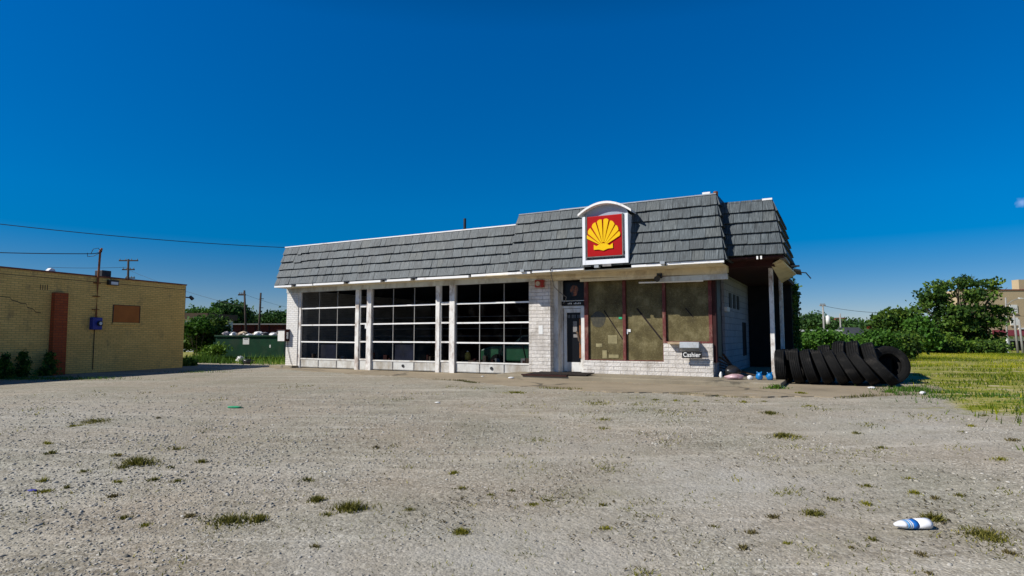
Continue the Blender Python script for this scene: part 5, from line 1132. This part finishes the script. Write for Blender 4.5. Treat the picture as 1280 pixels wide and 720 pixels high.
LM = [((41, 614), 'the blue scrap'), ((293, 510), 'the green plastic scrap'), ((1139, 655), 'the bottle'), ((286, 652), 'the widest weed patch'), ((439, 637), 'the spiky weed clump'), ((577, 666), 'the yellow green weed'),
      ((172, 580), 'the rounded weed clump'), ((980, 546), 'the dark spiky lone weed'), ((1017, 643), 'the green bottle-side weed'), ((712, 470), 'the shop door mat'), ((1110, 480), 'the tyre pile end'), ((118, 527), 'the spread out weed'), ((396, 626), 'the dark weed'), ((1232, 671), 'the flat weed patch')]
used = {}; info = []
for i, (x, y) in enumerate(small):
    (lx, ly), ln = min(LM, key=lambda q: math.hypot(q[0][0] - x, (q[0][1] - y) * 2)); dx, dy = x - lx, (y - ly) * 2
    a_ = 'right of' if dx > 0 else 'left of'; b_ = 'in front of' if dy > 0 else 'behind'
    w_ = a_ if abs(dx) > 2.2 * abs(dy) else (b_ if abs(dy) > 2.2 * abs(dx) else (b_.replace(' of', '') + ' and ' + a_))
    info.append((math.hypot(dx, dy), w_ + ' ' + ln, i))
lab_ = {}
for d_, k_, i in sorted(info):
    n_ = used.get(k_, 0); used[k_] = n_ + 1; lab_[i] = 'small weed tuft, ' + ['nearest', 'second nearest', 'third nearest', 'fourth nearest', 'fifth nearest', 'sixth nearest', 'seventh nearest', 'eighth nearest', 'ninth nearest', 'farthest', 'very farthest'][n_] + ' ' + k_
for i, (x, y) in enumerate(small):
    r_ = rr_.uniform(4, 10) * (1 if y > 540 else .8); mt_ = rr_.choice(['weed', 'weed_yellow', 'weed_dry']); tuft(lab_[i], x, y, r_, rr_.uniform(3, 8) * (1 if y > 540 else .5), mt_, 300 + i, 'small weed tufts in the gravel lot', n=int(r_ * rr_.uniform(5, 11)))

def pebbles():
    rs = np.random.RandomState(21); n = 90000
    d = 3.3 * (19 / 3.3) ** rs.rand(n); ang = rs.uniform(-.78, .78, n); X = d * np.sin(ang); Y = d * np.cos(ang)
    coarse = np.sin(X * 1.1 + 2) * np.cos(Y * .8 + .5 * X) + .5 * np.sin(2.7 * X - 1.9 * Y) ; keep = rs.rand(n) < np.clip(.28 + .4 * coarse + .6 * smooth(-.8, -3, X), .05, 1) * (1 - smooth(9, 18.5, d))
    keep = keep & ((X - ORG.x) * V.x + (Y - ORG.y) * V.y < -4.2)
    X, Y, d = X[keep], Y[keep], d[keep]; n = len(X)
    size = np.exp(rs.normal(np.log(.0068), .45, n)) * (1 + .1 * smooth(-1, -3, X)) * np.clip(d / 7, .8, 1.3); size = np.minimum(size, .022)
    ico = np.array([[0, 0, 1], [.89, 0, .45], [.28, .85, .45], [-.72, .53, .45], [-.72, -.53, .45], [.28, -.85, .45], [.72, .53, -.45], [-.28, .85, -.45], [-.89, 0, -.45], [-.28, -.85, -.45], [.72, -.53, -.45]])
    fc = [(0, 1, 2), (0, 2, 3), (0, 3, 4), (0, 4, 5), (0, 5, 1), (1, 6, 2), (2, 7, 3), (3, 8, 4), (4, 9, 5), (5, 10, 1), (6, 7, 2), (7, 8, 3), (8, 9, 4), (9, 10, 5), (10, 6, 1)]
    v = ico[None] * (1 + rs.uniform(-.3, .3, (n, 11, 1))); v = v * np.stack([rs.uniform(.8, 1.5, n), rs.uniform(.6, 1.1, n), rs.uniform(.35, .7, n)], 1)[:, None]
    a = rs.uniform(0, 6.28, n); c, s = np.cos(a)[:, None], np.sin(a)[:, None]; x = v[..., 0] * c - v[..., 1] * s; y = v[..., 0] * s + v[..., 1] * c
    v = np.stack([x, y, v[..., 2]], -1) * size[:, None, None]; v[..., 0] += X[:, None]; v[..., 1] += Y[:, None]; v[..., 2] += (ground(X, Y) + size * .12)[:, None]
    nf = len(fc); F_ = (np.arange(n)[:, None, None] * 11 + np.array(fc)[None]).reshape(-1)
    me = bpy.data.meshes.new('gravel'); me.vertices.add(n * 11); me.vertices.foreach_set('co', v.astype(np.float32).ravel())
    me.loops.add(n * nf * 3); me.loops.foreach_set('vertex_index', F_.astype(np.int32)); me.polygons.add(n * nf); me.polygons.foreach_set('loop_start', np.arange(0, n * nf * 3, 3, dtype=np.int32)); me.update(calc_edges=True)
    t = np.repeat(np.clip(rs.beta(2.2, 2.2, n), 0, 1), nf); at_ = me.attributes.new('tint', 'FLOAT', 'FACE'); at_.data.foreach_set('value', t.astype(np.float32)); me.materials.append(M['pebble'])
    o = bpy.data.objects.new('gravel', me); COL.objects.link(o); tag(o, 'loose grey gravel stones on the lot', 'gravel', kind='stuff')
pebbles()
def speckle():
    rs = np.random.RandomState(61); P = []
    for _ in range(260):
        d_ = 4 * (17 / 4) ** rs.rand(); a_ = rs.uniform(-.7, .7); cx_, cy_ = d_ * math.sin(a_), d_ * math.cos(a_); w_ = (.35 + .65 * (cx_ > 0)) * (1.2 if -2.8 < cx_ < -.9 else 1)
        n_ = int(rs.exponential(26) * w_) + 3; P.append(np.array([cx_, cy_]) + rs.normal(0, 1, (n_, 2)) * rs.uniform(.04, .28))
    P = np.concatenate(P); t_ = (P[:, 0] - ORG.x) * V.x + (P[:, 1] - ORG.y) * V.y; P = P[t_ < -4.2]; d_ = np.hypot(P[:, 0], P[:, 1])
    P3 = np.stack([P[:, 0], P[:, 1], ground(P[:, 0], P[:, 1])], 1); q = blades(P3, .018 + .0012 * d_, .004 + .0005 * d_, rs, 1.6)
    me = np_mesh('ground_cover', q, None, M['weed_yellow'], np.clip(rs.normal(.3, .3, len(P)), 0, 1), 3); o = bpy.data.objects.new('ground_cover', me); COL.objects.link(o); tag(o, 'sparse tiny weeds and moss sprinkled through the gravel', 'ground cover', kind='stuff')
speckle()
def litter():
    rs = np.random.RandomState(44); P = []
    for (px, py, r, n) in [(560, 545, 1.3, 200), (800, 560, 1.6, 280), (640, 620, .9, 260), (560, 640, .5, 140), (900, 515, 1.3, 220), (1060, 640, .9, 160), (1180, 560, 1.5, 130), (200, 610, .9, 160), (420, 560, 1.2, 120), (1030, 580, .8, 120), (780, 670, .6, 120), (300, 560, 1.5, 120), (900, 560, 1.0, 150), (1180, 630, .8, 150)]:
        c = gat(px, py); xy = rs.normal(0, .6, (n, 2)) * r; cc = rs.normal(0, .6, (14, 2)) * r; xy = cc[rs.randint(0, 14, n * 2)] + rs.normal(0, .09, (n * 2, 2)) * (1 + r); P.append(np.array([c.x, c.y]) + xy)
    P = np.concatenate(P); n = len(P); P = np.stack([P[:, 0], P[:, 1], ground(P[:, 0], P[:, 1]) + .012], 1); s = rs.uniform(.006, .019, (n, 1)); a = rs.normal(0, 1, (n, 3)) * [1, 1, .35]; a /= np.linalg.norm(a, axis=1, keepdims=True); b = np.cross(a, [0, 0, 1.]) + rs.normal(0, .2, (n, 3)); a *= s; b *= s * .5
    q = np.stack([P - a, P - b, P + a, P + b], 1).reshape(-1, 3); me = np_mesh('leaf_litter', q, None, M['weed_dry'], rs.rand(n) * .28); o = bpy.data.objects.new('leaf_litter', me); COL.objects.link(o); tag(o, 'scattered dry brown leaf litter on the gravel', 'leaf litter', kind='stuff')
litter()
